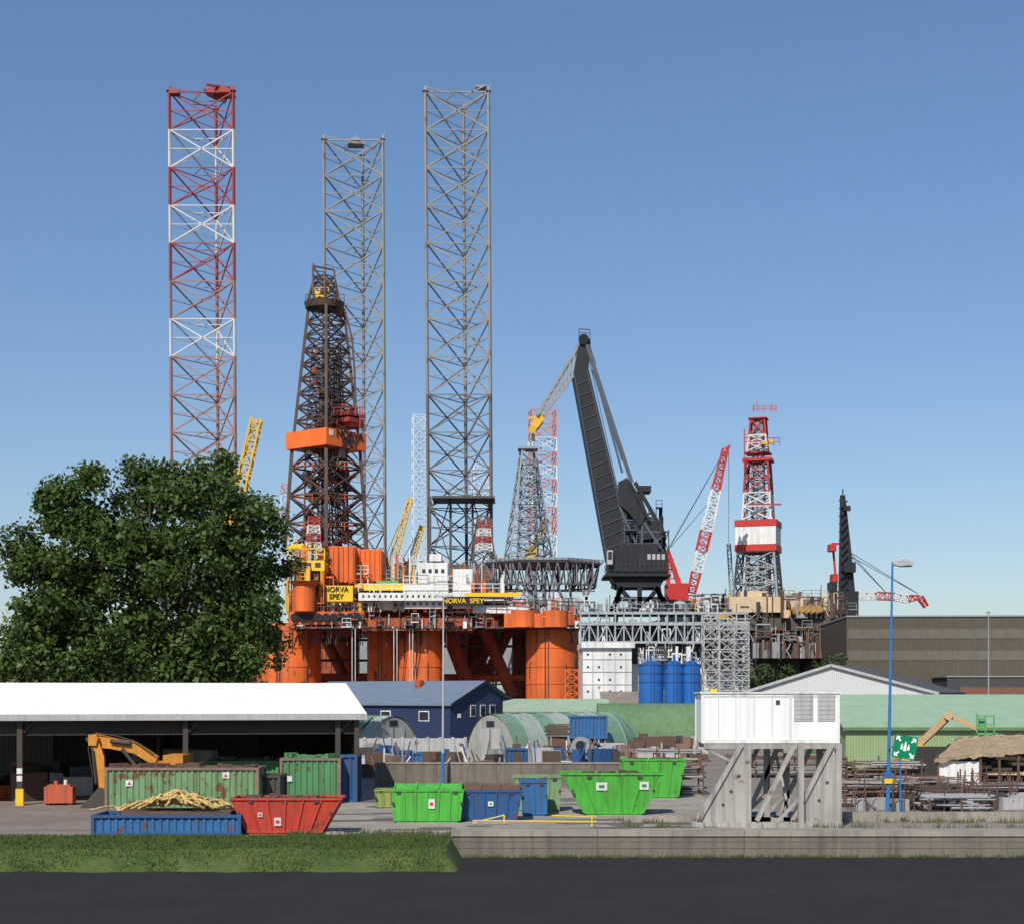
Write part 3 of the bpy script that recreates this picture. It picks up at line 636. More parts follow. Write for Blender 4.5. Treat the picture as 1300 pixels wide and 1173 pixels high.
for i in range(44):
    mm=rr.choice(gm_); k=o.part('stored_goods_'+mm.name,mm); x=rr.uniform(-L+1,-1); y=rr.uniform(3,15); h=rr.uniform(.4,1.8); k.rbox((x,y,h/2),rr.uniform(.4,1.7),1,h,rr.random())
o.part('side_wall_panel',LGREY).box(.02,.1,3,W+8,0,4.5)
o.finish()
BL=mat('blue_roof',(0.15,0.2,0.27),0.6,0.25,corr='X',corrs=10,streak=.2); BW=mat('blue_wall',(0.025,0.045,0.11),0.6,0.2,corr='Z',corrs=30)
th=math.radians(-38)
h=gable('blue_workshop',(PX(572,180),180,0),th,25,12,4.75,7.35,BW,BL,.35,gmat=BW)
w_=h.part('window_frames',WHITE); gl=h.part('window_glass',GLASS)
for y in (4.0,5.8,7.6): w_.box(.01,.07,y-.5,y+.5,3.3,4.7); gl.box(.05,.09,y-.4,y+.4,3.4,4.6)
w_.box(.01,.06,1.2,1.8,3.2,3.7); w_.box(.01,.06,9.8,10.6,2.8,3.4)
for x in (-4,-10,-16): w_.box(x-.8,x+.8,-.06,-.01,2.8,4.0); gl.box(x-.68,x+.68,-.09,-.04,2.92,3.88)
k=h.part('barge_boards',BLACK)
k.prism([(.36,-.35,4.6),(.36,6,7.33),(.36,6,7.56),(.36,-.35,4.84)],(.06,0,0)); k.prism([(.36,12.35,4.6),(.36,6,7.33),(.36,6,7.56),(.36,12.35,4.84)],(.06,0,0))
k=h.part('chimney',ORANGED); k.box(-9,-8.2,4,4.8,6,7.6)
h.finish()
def nissen(name,loc,rot,L,R,m1,m2,mend,hw=1.0,door=True,n=16):
    o=Obj(name,loc,rot,world=False); N_=7
    for i in range(N_):
        mm=m1 if i%2==0 else m2; m=o.part('arch_roof_'+mm.name,mm); x0=-L*i/N_; x1=-L*(i+1)/N_
        pts=[( -math.cos(math.pi*k/n)*R+R, math.sin(math.pi*k/n)*R*hw) for k in range(n+1)]
        for k in range(n): m.add([(x0,pts[k][0],pts[k][1]),(x1,pts[k][0],pts[k][1]),(x1,pts[k+1][0],pts[k+1][1]),(x0,pts[k+1][0],pts[k+1][1])],[(0,1,2,3)],True)
        rb=o.part('arch_ribs',m2)
        for k in range(n): rb.beam((x1,pts[k][0],pts[k][1]+.02),(x1,pts[k+1][0],pts[k+1][1]+.02),.08)
    e=o.part('end_wall',mend)
    for x in (-.1,-L+.1): e.face(*[(x,-math.cos(math.pi*k/n)*R*.98+R, math.sin(math.pi*k/n)*R*hw*.98) for k in range(n+1)])
    if door:
        dd=o.part('doors',LGREY); dd.box(-.08,-.02,R-1.4,R+1.4,0,2.9); o.part('door_frame',DARKST).box(-.09,-.0,R-.05,R+.05,0,2.9)
        dd=o.part('end_window',GLASS); dd.box(-.08,-.03,R-.5,R+.5,3.1,3.6)
    return o
NG=mat('nissen_green',(0.19,0.34,0.24),.7,.35,.1,.4,corr='X',corrs=30,streak=.3); NG2=mat('nissen_pale',(0.38,0.45,0.4),.7,.35,.12,.4,corr='X',corrs=30,streak=.3)
NEND=mat('nissen_end',(0.38,0.4,0.36),.7,.35,.1,corr='Y',corrs=20,streak=.3)
NG3=mat('nissen_darkgreen',(0.15,0.26,0.13),.7,.3,.15,.4,streak=.35,corr='X',corrs=30)
def hut(name,xl,d,ang,L,R,m1,m2,mend,hw,door=True):
    o=nissen(name,(0,0,0),ang+math.pi,L,R,m1,m2,mend,hw,door)
    ry=V((-math.sin(ang+math.pi),math.cos(ang+math.pi),0))
    c=V((PX(xl,d),d,0)); o.loc=c-ry*R; o.finish()
hut('nissen_hut',622,138,math.radians(42),14,3.3,NG,NG2,NEND,1.28)
hut('nissen_hut',500,142,math.radians(138),11,3.2,NG2,NG,NEND,1.25)
hut('nissen_hut',890,175,math.radians(178),11.5,4.2,NG3,NG3,NEND,1.17,False)
hut('nissen_hut',715,160,math.radians(65),12,3.6,NG,NG,NEND,1.1)
AS=mat('asbestos_roof',(0.24,0.21,0.18),.9,.4,corr='X',corrs=10,col2=(0.18,0.16,0.14)); LG=mat('pale_green_roof',(0.3,0.4,0.28),.7,.25,corr='X',corrs=8)
gable('low_shed',(PX(892,200),200,0),0,12.5,10,4.6,6.1,LGREY,AS).finish()
gable('low_shed',(PX(772,184),184,0),0,12,9,3.9,5.2,NEND,LG).finish()
o=Obj('site_wall',(PX(510,150),150,0)); m=o.part('panels',LGREY); m.box(PX(445,134),PX(590,134),134,134.2,0,2.2)
for x in range(445,592,16): m.box(PX(x,134),PX(x,134)+.25,133.9,134.3,0,2.3)
o.finish()
GR=mat('green_cladding_roof',(0.3,0.43,0.29),.7,.2,corr='X',corrs=9,streak=.15); GW=mat('green_cladding_wall',(0.26,0.36,0.18),.7,.2,corr='X',corrs=9,streak=.15)
h=gable('green_warehouse',(PX(1410,126),124,0),math.radians(-1.5),21.5,26,3.35,5.75,GW,GR,.3)
k=h.part('gutter',mat('gutter_green',(0.12,0.2,0.1))); k.box(-21.8,.3,-.42,-.3,3.1,3.35); k.box(-10,-10.1,-.05,-.01,0,3.3)
h.finish()
WR=mat('white_gable_clad',(0.55,0.57,0.57),.7,.1,corr='X',corrs=8); DRF=mat('dark_roof',(0.085,0.085,0.09),.8,.2,corr='Y',corrs=6)
o=Obj('workshop_hall',(PX(1070,200),200,0)); d=200
g_=o.part('gable_wall',WR); g_.prism([P(945,880,d)*1,P(1055,846,d),P(1190,881,d),V((PX(1190,d),d,0)),V((PX(945,d),d,0))],(0,.3,0))
r_=o.part('roof',DRF)
off=V((12,30,0))
for a,b in ((P(1055,845,d-.3),P(1192,881,d-.3)),(P(943,880,d-.3),P(1055,845,d-.3))):
    r_.prism([a,b,b+V((0,0,.25)),a+V((0,0,.25))],off)
k=o.part('roof_verge',LGREY); 
for a,b in ((P(1055,844,d-.35),P(1192,880,d-.35)),(P(943,879,d-.35),P(1055,844,d-.35))): k.beam(a,b,.15,.35)
o.part('rear_walls',AS).prism([V((PX(1190,d)-.3,d+.3,0)),V((PX(1190,d)-.3,d+.3,5.8)),V((PX(1190,d)+11.5,d+29,5.8)),V((PX(1190,d)+11.5,d+29,0))],(-.2,0,0))
o.finish()
BR=mat('brown_cladding',(0.095,0.08,0.06),.75,.25,corr='X',corrs=5,streak=.3); BR2=mat('brown_band',(0.14,0.125,0.1),.7,.25,corr='X',corrs=5,streak=.2)
d=262; o=Obj('shipyard_hall',(PX(1075,d),d,0),math.radians(-4),world=False); H=PZ(783,d)
m=o.part('walls',BR); m.box(0,60,0,40,0,H)
k=o.part('glazed_bands',BR2); k.box(0.2,60,-.08,-.02,H-3.6,H-2.0); k.box(.2,60,-.08,-.02,H-7.2,H-5.6)
k=o.part('cladding_ribs',BR2)
for i in range(24): k.box(i*2.6,i*2.6+.1,-.16,-.085,5,H-.3)
k=o.part('parapet',GREY); k.box(-.1,60.1,-.2,.2,H,H+.25); k.box(-.1,0.1,.2,40,H,H+.25)
m=o.part('lower_annex',mat('annex_dark',(0.06,0.06,0.062),.8,.2)); m.box(14,60,-12,-.2,0,8.6); k=o.part('annex_eave',GREY); k.box(13.8,60,-12.2,-.3,8.6,8.8)
m=o.part('brick_base',mat('brick_red',(0.2,0.09,0.06),.85,.3)); m.box(16,60,-12.15,-12.01,0,7)
o.finish()
# ------------------------------------------------------------ trees
def leafmat(name,c0,c1):
    m=bpy.data.materials.new(name); m.use_nodes=True; N=m.node_tree.nodes; L=m.node_tree.links; b=N['Principled BSDF']; b.inputs['Roughness'].default_value=.55; b.inputs['Specular IOR Level'].default_value=.3
    tc=N.new('ShaderNodeTexCoord'); n=N.new('ShaderNodeTexNoise'); n.inputs['Scale'].default_value=.55; n.inputs['Detail'].default_value=6; L.new(tc.outputs['Object'],n.inputs['Vector'])
    r=N.new('ShaderNodeValToRGB'); r.color_ramp.elements[0].position=.35; r.color_ramp.elements[1].position=.7; r.color_ramp.elements[0].color=(*c0,1); r.color_ramp.elements[1].color=(*c1,1)
    L.new(n.outputs[0],r.inputs[0]); L.new(r.outputs[0],b.inputs['Base Color'])
    t=N.new('ShaderNodeBsdfTranslucent'); L.new(r.outputs[0],t.inputs[0]); mx=N.new('ShaderNodeMixShader'); mx.inputs[0].default_value=.22; L.new(b.outputs[0],mx.inputs[1]); L.new(t.outputs[0],mx.inputs[2]); L.new(mx.outputs[0],N['Material Output'].inputs[0])
    return m
LEAF=leafmat('leaves_dark',(0.036,0.064,0.013),(0.088,0.135,0.028)); LEAF2=leafmat('leaves_mid',(0.04,0.065,0.02),(0.085,0.12,0.035))
BARK=mat('bark',(0.07,0.055,0.04),.95,.5,bump=.6)
def leaves(clumps,per,size):
    C=[];
    for (c,r) in clumps:
        n=max(20,int(per*r*r)); v=np.random.normal(size=(n,3)); v/=np.linalg.norm(v,axis=1)[:,None]; rad=r*(np.random.rand(n)**0.45)
        rad*=1+.18*np.random.normal(size=n)
        v[:,2]*=.75
        C.append(np.array(c)+v*rad[:,None])
    C=np.concatenate(C); n=len(C)
    nrm=np.random.normal(size=(n,3))+np.array([0,-.3,.7]); nrm/=np.linalg.norm(nrm,axis=1)[:,None]
    a=np.cross(nrm,np.random.normal(size=(n,3))); a/=np.linalg.norm(a,axis=1)[:,None]; b=np.cross(nrm,a)
    s=(size*(.6+.8*np.random.rand(n)))[:,None]
    vs=np.stack([C-a*s*.6,C-b*s*.38+a*s*.1,C+a*s*.6,C+b*s*.38+a*s*.1],1).reshape(-1,3)
    return vs,n
def leafobj(name,vs,n,m,loc):
    me=bpy.data.meshes.new(name); me.vertices.add(len(vs)); me.vertices.foreach_set('co',(vs-np.array(loc)).astype(np.float32).ravel()); me.loops.add(4*n); me.loops.foreach_set('vertex_index',np.arange(4*n,dtype=np.int32)); me.polygons.add(n); me.polygons.foreach_set('loop_start',np.arange(0,4*n,4,dtype=np.int32)); me.update(); me.validate(); me.materials.append(m)
    o=bpy.data.objects.new(name,me); COL.objects.link(o); return o
d=125; T=Obj('large_tree',(PX(190,d),d,0))
blobs=[(185,700,102),(98,730,84),(275,690,83),(65,800,62),(180,810,90),(295,785,70),(322,705,38),(262,632,42),(190,630,46),(108,658,44),(46,725,34),(330,770,36),(225,618,32),(80,648,30),(318,655,28),(30,845,42),(85,850,50),(150,855,50),(215,855,50),(275,845,48),(325,830,36),(28,690,22),(350,720,18),(66,628,18),(276,600,20),(182,594,18),(345,670,16),(118,612,16)]
cl=[]
for (x,y,r) in blobs:
    c=np.array(P(x,y,d+random.uniform(-2.5,3))); R=r*d/F; k=int(10*R)
    for i in range(k):
        v=np.random.normal(size=3); v/=np.linalg.norm(v); rr=R*(.7+.24*random.random()); cl.append((c+v*rr,random.uniform(.5,1.6)))
cl=[c for c in cl if c[0][2]>3.5]
vs,n=leaves(cl,60,.34); T.extra.append(leafobj('foliage',vs,n,LEAF,tuple(T.loc)))
cl2=[]
for (x,y,r) in blobs[:6]+blobs[15:20]:
    c=np.array(P(x,y,d)); R=r*d/F
    for i in range(18): v=np.random.normal(size=3); v/=np.linalg.norm(v); cl2.append((c+v*R*.6*random.random(),2.0))
vs,n=leaves(cl2,30,.5); T.extra.append(leafobj('inner_foliage',vs,n,LEAF,tuple(T.loc)))
m=T.part('trunk',BARK); base=V((PX(190,d),d,0)); m.tube(base,base+V((0,0,5)),.75,.55,n=12)
for (x,y,r) in blobs[:15]:
    e=P(x,y,d); mid=base.lerp(e,.5)+V((0,random.uniform(-1,1),1.0)); st=base+V((0,0,4.2)); m.tube(st,mid,.3,.18,n=8); m.tube(mid,e,.18,.05,n=6)
    for i in range(5):
        v=V(np.random.normal(size=3)).normalized()*r*d/F*.7; m.tube(e,e+v,.06,.015,n=5)
T.finish()
def treemass(name,items,leafm,per=40,size=.4):
    cl=[]
    x0,y0,d0=items[0][0],items[0][1],items[0][3]; o=Obj(name,(PX(x0,d0),d0,0)); m=o.part('trunks',BARK)
    for (x,y,r,d) in items:
        c=np.array(P(x,y,d)); R=r*d/F; m.tube((c[0],c[1],0),(c[0],c[1],c[2]),.25,.1,n=6)
        for i in range(int(7+R*3)):
            v=np.random.normal(size=3); v/=np.linalg.norm(v); cl.append((c+v*R*.75,R*.38))
        k=c.copy()
        while k[2]>1.5: k=k-np.array([0,0,R*.7]); cl.append((k.copy(),R*.6))
    vs,n=leaves(cl,per,size); o.extra.append(leafobj('foliage',vs,n,leafm,tuple(o.loc))); o.finish()
treemass('distant_trees',[(965,856,20,235),(985,868,18,235),(1003,858,16,238),(1040,852,15,240),(1062,846,18,242),(1020,868,14,236),(1085,868,12,236),(940,875,16,230)],LEAF2)
treemass('distant_trees',[(-20,850,24,160),(8,860,16,155),(35,868,12,155),(60,866,14,158)],LEAF2,40,.35)
treemass('distant_trees',[(380,872,10,200),(300,868,18,180),(340,874,12,180)],LEAF2,40,.35)
# ------------------------------------------------------------ containers & skips
def cmat(name,col,rust=.35): return mat(name,col,.6,.35,rust,.9,streak=.55)
CG=cmat('container_green',(0.16,0.29,0.14),.6); CG2=cmat('container_green_b',(0.08,0.25,0.1),.4); CB=cmat('container_blue',(0.02,0.09,0.24),.35); CB2=cmat('container_blue_b',(0.03,0.14,0.33),.4); CGL=cmat('skip_green',(0.075,0.42,0.05),.22); CRED=cmat('skip_red',(0.55,0.06,0.035),.3); CDK=cmat('container_dark',(0.07,0.06,0.05),.3); COR=cmat('orange_tank',(0.5,0.1,0.05),.3)
def container(name,loc,L,H,W,m_,rot=0,open_top=True,z0=0.0,pitch=.3,dep=.06,rim=None,load=None):
    o=Obj(name,loc,rot,world=False); m=o.part('corrugated_sides',m_)
    def side(a,b,outn):
        a=V(a); b=V(b); n=max(2,int((b-a).length/pitch)); pr=[]
        for i in range(n):
            for f,k in ((0,0),(.3,0),(.5,1),(.8,1)):
                pr.append(a.lerp(b,(i+f)/n)+V(outn)*(-dep*k))
        pr.append(b)
        for p,q in zip(pr[:-1],pr[1:]): m.face(p+V((0,0,z0+.1)),q+V((0,0,z0+.1)),q+V((0,0,z0+H-.08)),p+V((0,0,z0+H-.08)))
    side((0,0,0),(L,0,0),(0,-1,0)); side((0,W,0),(L,W,0),(0,1,0)); side((0,0,0),(0,W,0),(-1,0,0)); side((L,0,0),(L,W,0),(1,0,0))
    k=o.part('frame',rim or m_)
    for z in (z0+.06,z0+H-.06):
        for a,b in (((0,0),(L,0)),((0,W),(L,W)),((0,0),(0,W)),((L,0),(L,W))): k.beam((a[0],a[1],z),(b[0],b[1],z),.13)
    for x in (0,L):
        for y in (0,W): k.beam((x,y,z0),(x,y,z0+H+.01),.15)
    k.box(0.02,L-.02,.02,W-.02,z0+.1,z0+.16)
    if not open_top: k.box(.03,L-.03,.03,W-.03,z0+H-.07,z0+H-.015)
    if load:
        q=o.part('load',load)
        for i in range(40): q.rbox((random.uniform(.3,L-.3),random.uniform(.3,W-.3),z0+H-.25+random.uniform(0,.35)),random.uniform(.2,1.2),random.uniform(.1,.4),random.uniform(.1,.4),random.random()*3)
    return o
def cpx(name,x0,x1,ytop,d,m_,W=2.4,**k):
    z=PZ(ytop,d); return container(name,(PX(x0,d),d,0),(x1-x0)*d/F,z,W,m_,**k)
o=cpx('open_top_container',135,327,974,80,CG,load=RUST,rim=RUSTL)
REDM=mat('mark_red',(0.5,0.05,0.03))
for x,z in ((1.0,1.3),(5.9,1.7)): 
    o.part('warning_sticker',WHITE).box(x,x+.35,-.04,-.01,z,z+.3); o.part('sticker_mark',REDM).prism([(x+.06,-.043,z+.06),(x+.29,-.043,z+.06),(x+.17,-.043,z+.26)],(0,-.005,0))
o.finish()
o=cpx('open_top_container',329,354,984,81.5,CDK,open_top=False); o.finish()
o=cpx('open_top_container',357,431,962,86,CG2,load=CG2,rim=RUSTL); o.part('sticker',WHITE).box(.3,.6,-.04,-.01,1.2,1.5); o.finish()
o=cpx('open_top_container',433,452,958,87,CB,open_top=False); o.finish()
o=cpx('open_top_container',262,352,966,89,CG2,load=RUST); o.finish()
cpx('open_top_container',118,304,1034,66.6,CB2,W=2.3,rim=CB).finish()
cpx('shipping_container',466,520,953,128,CB,open_top=False).finish(); cpx('shipping_container',524,560,955,126,CB2,open_top=False).finish()
cpx('shipping_container',476,560,974,112,CB,load=RUST).finish()
cpx('shipping_container',642,718,950,122,CB,open_top=False).finish()
d=140; o=container('shipping_container',(PX(724,d),d,0),46*d/F,2.0,2.4,CB2,z0=PZ(937,d),open_top=False); 
k=o.part('support_stack',RUST)
for x in (.2,1.6,3.0): k.box(x,x+.2,.1,2.3,0,PZ(937,d))
o.finish()
o=Obj('steel_plate_stack',(PX(708,130),130,0))
m=o.part('plates',RUST)
for i in range(7): m.rbox((PX(708,130)+random.uniform(-.2,.2),130,2.5+i*.14+.1),2.0,1.5,.09,random.uniform(-.1,.1))
m.box(PX(696,130),PX(720,130),129.5,130.5,0,2.45)
o.finish()
MG_=mat('mark_green',(0.03,0.25,0.1))
def skip(name,x0,x1,b0,b1,ytop,d,m_,W=1.9,ribs=5,lid=None,rot=0,marks=(),load=None,Wb=1.5,mcol=MG_):
    s=d/F; cx=PX((x0+x1)/2,d); H=PZ(ytop,d); o=Obj(name,(cx,d,0),rot,world=False)
    X=lambda x:(x-(x0+x1)/2)*s
    T_=[(X(x0),0),(X(x1),0),(X(x1),W),(X(x0),W)]; e=(W-Wb)/2; B_=[(X(b0),e),(X(b1),e),(X(b1),W-e),(X(b0),W-e)]; zb=.12
    m=o.part('body',m_); t=[V((p[0],p[1],H)) for p in T_]; b=[V((p[0],p[1],zb)) for p in B_]
    for k in range(4): m.face(b[k],b[(k+1)%4],t[(k+1)%4],t[k])
    m.face(*b)
    r=o.part('rim_and_ribs',m_)
    for k in range(4): r.beam(t[k],t[(k+1)%4],.1,.09); r.beam(b[k],b[(k+1)%4],.08); r.beam(b[k],t[k],.06)
    for i in range(1,ribs):
        f=i/ribs; r.beam(b[0].lerp(b[1],f)-V((0,.02,0)),t[0].lerp(t[1],f)-V((0,.02,0)),.06,.07); 
    r.box(X(b0)+.1,X(b1)-.1,e,W-e,0,zb)
    lg=o.part('lifting_lugs',DARKST)
    for xx in (x0+(b0-x0)*.5,x1-(x1-b1)*.5):
        for yy in (-.05,W+.05): lg.tube((X(xx),yy-.06,H*.6),(X(xx),yy+.06,H*.6),.07,n=10)
    for xx in (b0+6,b1-6): lg.box(X(xx)-.1,X(xx)+.1,-.05,.05,H*.9,H*.98)
    if lid:
        l=o.part('lid',lid); hh=.28
        l.prism([(X(x0)+.05,.05,H+.05),(X(x0)+.05,W*.5,H+hh),(X(x0)+.05,W-.05,H+.05)],(X(x1)-X(x0)-.1,0,0))
        for i in range(4): l.beam((X(x0)+.1+(X(x1)-X(x0)-.2)*i/3,.02,H+.08),(X(x0)+.1+(X(x1)-X(x0)-.2)*i/3,W*.5,H+hh+.03),.06)
    if load:
        q=o.part('rubble_load',load)
        for i in range(60): q.rbox((random.uniform(X(b0),X(b1)),random.uniform(.2,W-.2),H-random.uniform(0,.25)),random.uniform(.1,.6),random.uniform(.1,.4),random.uniform(.08,.3),random.random()*3)
    for (mx,my,mw,mh) in marks:
        zc=PZ(my,d); xc=X(mx); fy=lambda z: e*(H-z)/(H-zb)
        def R4(w,h,off): 
            return [(xc-w/2,fy(zc-h/2)-off,zc-h/2),(xc+w/2,fy(zc-h/2)-off,zc-h/2),(xc+w/2,fy(zc+h/2)-off,zc+h/2),(xc-w/2,fy(zc+h/2)-off,zc+h/2)]
        o.part('label_plate',WHITE).prism(R4(mw,mh,.05),(0,-.01,0)); o.part('label_mark',mcol).prism(R4(mw*.5,mh*.35,.066),(0,-.008,0))
    o.finish()
skip('rubbish_skip',293,432,312,408,1014,66.8,CRED,2.0,6,load=RUST,marks=((352,1043,.3,.36),(330,1034,.2,.2)),mcol=REDM)
skip('covered_skip',498,588,500,584,1003,73.2,CGL,1.8,6,lid=CGL,marks=((548,1020,.3,.45),),Wb=1.7,mcol=REDM)
skip('covered_skip',584,662,588,656,1004,73.8,CB,1.9,5,lid=RUST,marks=((623,1020,.25,.22),),Wb=1.7)
skip('rubbish_skip',661,694,664,694,992,77,CB2,1.9,2,Wb=1.7)
skip('rubbish_skip',652,712,655,710,986,80,cmat('skip_green_pale',(0.2,0.33,0.17),.25),1.9,4,Wb=1.7)
skip('rubbish_skip',712,842,742,818,982,77.4,CGL,2.2,5,marks=((764,998,.55,.4),(818,997,.45,.4)),load=RUST)
skip('rubbish_skip',790,870,796,862,964,90,CGL,2.0,5,load=RUST)
skip('rubbish_skip',476,506,478,504,1003,82,cmat('skip_yellowgreen',(0.25,0.33,0.08),.3),1.6,3,Wb=1.4)
o=Obj('waste_oil_tank',(PX(84,86),84.5,0),0.1,world=False); m=o.part('body',COR); m.box(-.75,.75,0,1,.12,1.0); m.box(-.6,.6,.1,.9,1.0,1.1); m.tube((-.2,.5,1.1),(-.2,.5,1.3),.12); m.box(-.7,-.5,0.1,.9,0,.12); m.box(.5,.7,.1,.9,0,.12); o.part('cap',WHITE).tube((.3,.5,1.1),(.3,.5,1.35),.1); o.finish()
o=Obj('concrete_wall',(PX(620,102),102,0)); m=o.part('panels',CONCD)
x=PX(476,102)
while x<PX(795,102): m.box(x,x+1.98,102,102.25,0,1.45); x+=2.0
o.part('coping',CONC).box(PX(476,102),x,101.95,102.3,1.45,1.55); o.finish()
o=Obj('hose_pile',(PX(215,68),68.8,0)); m=o.part('hoses',mat('hose_yellow',(0.56,0.4,0.15),.7,.45)); k=o.part('pallet_base',RUST); k.box(PX(150,67),PX(290,67),67.5,69.6,.15,.95)
rr=random.Random(4)
for i in range(80):
    cx=rr.gauss(222,30); y0=rr.uniform(67.6,69.4); pts=[]; ph=rr.random()*6; L_=rr.uniform(22,52)
    for j in range(9):
        f=j/8; xx=cx+(f-.5)*L_; env=max(.05,1-abs(xx-222)/80); zz=.98+env*(rr.uniform(.45,.85))*math.sin(math.pi*(.15+.7*f))+.05*math.sin(ph+f*9); pts.append(V((PX(xx,67.9),y0+.4*math.sin(ph+f*5),max(.95,zz))))
    m.path(pts,rr.choice([.045,.06,.08]),6)
o.finish()
EXY=mat('excavator_yellow',(0.6,0.24,0.03),.55,.4,.2,1.2,streak=.3)
d=83; o=Obj('excavator',(PX(205,85),85,0))
m=o.part('boom',EXY)
m.pprism([(196,972),(170,956),(140,950),(118,948),(112,938),(120,931),(145,937),(172,942),(200,960)],d+.1,.45)
m.pprism([(112,934),(122,932),(132,960),(134,1004),(126,1006),(118,960)],d-.15,.3)
m.pprism([(112,932),(124,936),(122,946),(112,946)],d-.3,1.2)
k=o.part('hydraulic_rams',DARKST); k.tube(P(140,938,d+.3),P(116,936,d+.3),.07); k.tube(P(165,943,d-.05),P(140,940,d-.05),.11); k.tube(P(182,985,d),P(155,950,d),.1); k.tube(P(117,950,d-.3),P(122,995,d-.3),.06); k.tube(P(112,938,d-.3),P(112,938,d+.6),.14); k.path([P(196,958,d-.05),P(170,940,d-.05),P(145,933,d-.05),P(122,930,d-.05),P(112,950,d-.25),P(118,985,d-.25)],.03,5)
k=o.part('bucket',DARKST); k.pprism([(124,1000),(134,1002),(136,1018),(128,1032),(108,1034),(100,1026),(112,1014)],d-.7,1.3)
for i in range(4): k.beam(P(104,1028,d-.6+i*.35),P(98,1034,d-.6+i*.35),.1)
m=o.part('body',EXY); m.box(PX(178,86),PX(238,86),84.5,87,1.1,2.3); m.box(PX(215,86),PX(240,86),84.4,87.1,1.1,2.7)
k=o.part('cab',BLACK); k.box(PX(176,86),PX(196,86),84.4,85.5,1.2,3.0); o.part('cab_glass',GLASS).box(PX(177,86),PX(195,86),84.36,84.4,1.9,2.9)
k=o.part('tracks',RUBBER)
for yy in (84.3,86.6):
    k.box(PX(182,86),PX(232,86),yy,yy+.6,.1,.85)
    for xx in (182,232): k.tube((PX(xx,86),yy,.48),(PX(xx,86),yy+.6,.48),.4,n=14)
o.part('slew_ring',DARKST).tube((PX(207,86),85.8,.6),(PX(207,86),85.8,1.1),.8)
o.finish()
d=96; o=Obj('parked_van',(PX(215,d),d,0),0,world=False)
m=o.part('body',WHITE); m.prism([(-1.6,0,.4),(2.6,0,.4),(2.6,0,2.5),(-.4,0,2.6),(-1.1,0,1.7),(-1.6,0,1.4)],(0,1.9,0)); o.part('windows',GLASS).prism([(-1.0,-.02,1.7),(-.1,-.02,1.7),(-.1,-.02,2.35),(-.45,-.02,2.35)],(0,-.01,0))
for x in (-.9,1.8): o.part('wheels',RUBBER).tube((x,-.03,.35),(x,.2,.35),.35,n=16)
for x in (-.9,1.8): o.part('wheels',RUBBER).tube((x,1.7,.35),(x,1.93,.35),.35,n=16)
o.finish()
# ------------------------------------------------------------ raised site cabin on support frames
d=71.5; SUP=mat('support_grey',(0.38,0.365,0.34),.7,.4,.3,.8,streak=.55)
o=Obj('site_cabin',(PX(978,d),d,0)); CW=mat('cabin_white',(0.76,0.77,0.78),.5,.08,.02,.6,streak=.14)
zb=PZ(943,d); zt=PZ(880,d); x0,x1=PX(890,d),PX(1066,d)
m=o.part('shell',CW); m.box(x0+.05,x1-.05,d,d+2.4,zb+.08,zt-.05)
m=o.part('corner_posts',WHITE)
for x in (x0,x1-.14): 
    for y in (d-.03,d+2.3): m.box(x,x+.14,y,y+.14,zb,zt)
m.box(x0+.14,x1-.14,d-.03,d+.06,zt-.14,zt-.002); m.box(x0+.14,x1-.14,d-.03,d+.06,zb,zb+.16); m.box(x0-.05,x1+.05,d-.08,d+2.5,zt,zt+.07)
m.box(PX(1003,d)-.05,PX(1003,d)+.05,d-.04,d+.02,zb+.16,zt-.14)
k=o.part('panel_joints',LGREY)
for x in (912,934,957,980): k.box(PX(x,d),PX(x,d)+.02,d-.008,d-.001,zb+.18,zt-.16)
k=o.part('roller_shutters',LGREY)
for a,b in ((1008,1032),(1038,1060)):
    for j in range(12): k.box(PX(a,d),PX(b,d),d-.03-.015*(j%2),d-.002,zb+1.0+j*.1,zb+1.098+j*.1)
k=o.part('roof_items',YELB); k.box(PX(904,d),PX(912,d),d+.5,d+1,zt+.07,zt+.2)
o.part('vent',DARKST).box(PX(985,d),PX(990,d),d-.03,d,zt-.5,zt-.3)
o.finish()
o=Obj('steel_support_frame',(PX(978,d),d,0)); m=o.part('frames',SUP)
def sup(xt,xb,dd,plate):
    zt_=zb-.02; X1=PX(xt,dd); X0=PX(xb,dd)
    if plate:
        m.prism([(X1,dd,.2),(X1,dd,zt_),(X1-.35,dd,zt_),(X0,dd,.45),(X0,dd,.2)],(0,.08,0)); 
    m.beam((X1-.05,dd+.04,.1),(X1-.05,dd+.04,zt_),.26,.3)
    m.beam((X0+.1,dd+.04,.3),(X1-.35,dd+.04,zt_-.05),.3,.18); m.beam((X0-.15,dd+.04,.12),(X1+.1,dd+.04,.12),.4,.24); m.beam((X0+(X1-X0)*.45,dd+.04,.2),(X1,dd+.04,1.4),.14) if not plate else None
    m.box(X0-.25,X0+.3,dd-.3,dd+.4,0,.22)
sup(951,884,70.9,True); sup(1000,945,73.6,False); sup(1018,958,70.6,False); sup(1066,1004,70.9,True); sup(1042,985,73.6,False); sup(975,915,73.6,False)
m.beam((PX(893,d),71.4,zb-.14),(PX(1066,d),71.4,zb-.14),.22); m.beam((PX(893,d),73.7,zb-.14),(PX(1066,d),73.7,zb-.14),.22)
for xx in (948,998,1062): m.beam((PX(xx,71),70.9,zb-.32),(PX(xx,71),73.9,zb-.32),.2); m.beam((PX(xx,71),70.95,1.2),(PX(xx,71),73.8,3.2),.1)
m.beam((PX(893,d),71.4,zb-.2),(PX(944,d),71.4,zb-1.1),.1)
h=o.part('holes',DARKST)
for x0_,zz in ((918,1.0),(928,1.6),(938,2.3),(1040,1.2),(1050,2.0)): h.tube((PX(x0_,70.9),70.87,zz),(PX(x0_,70.9),70.9,zz),.07)
o.finish()
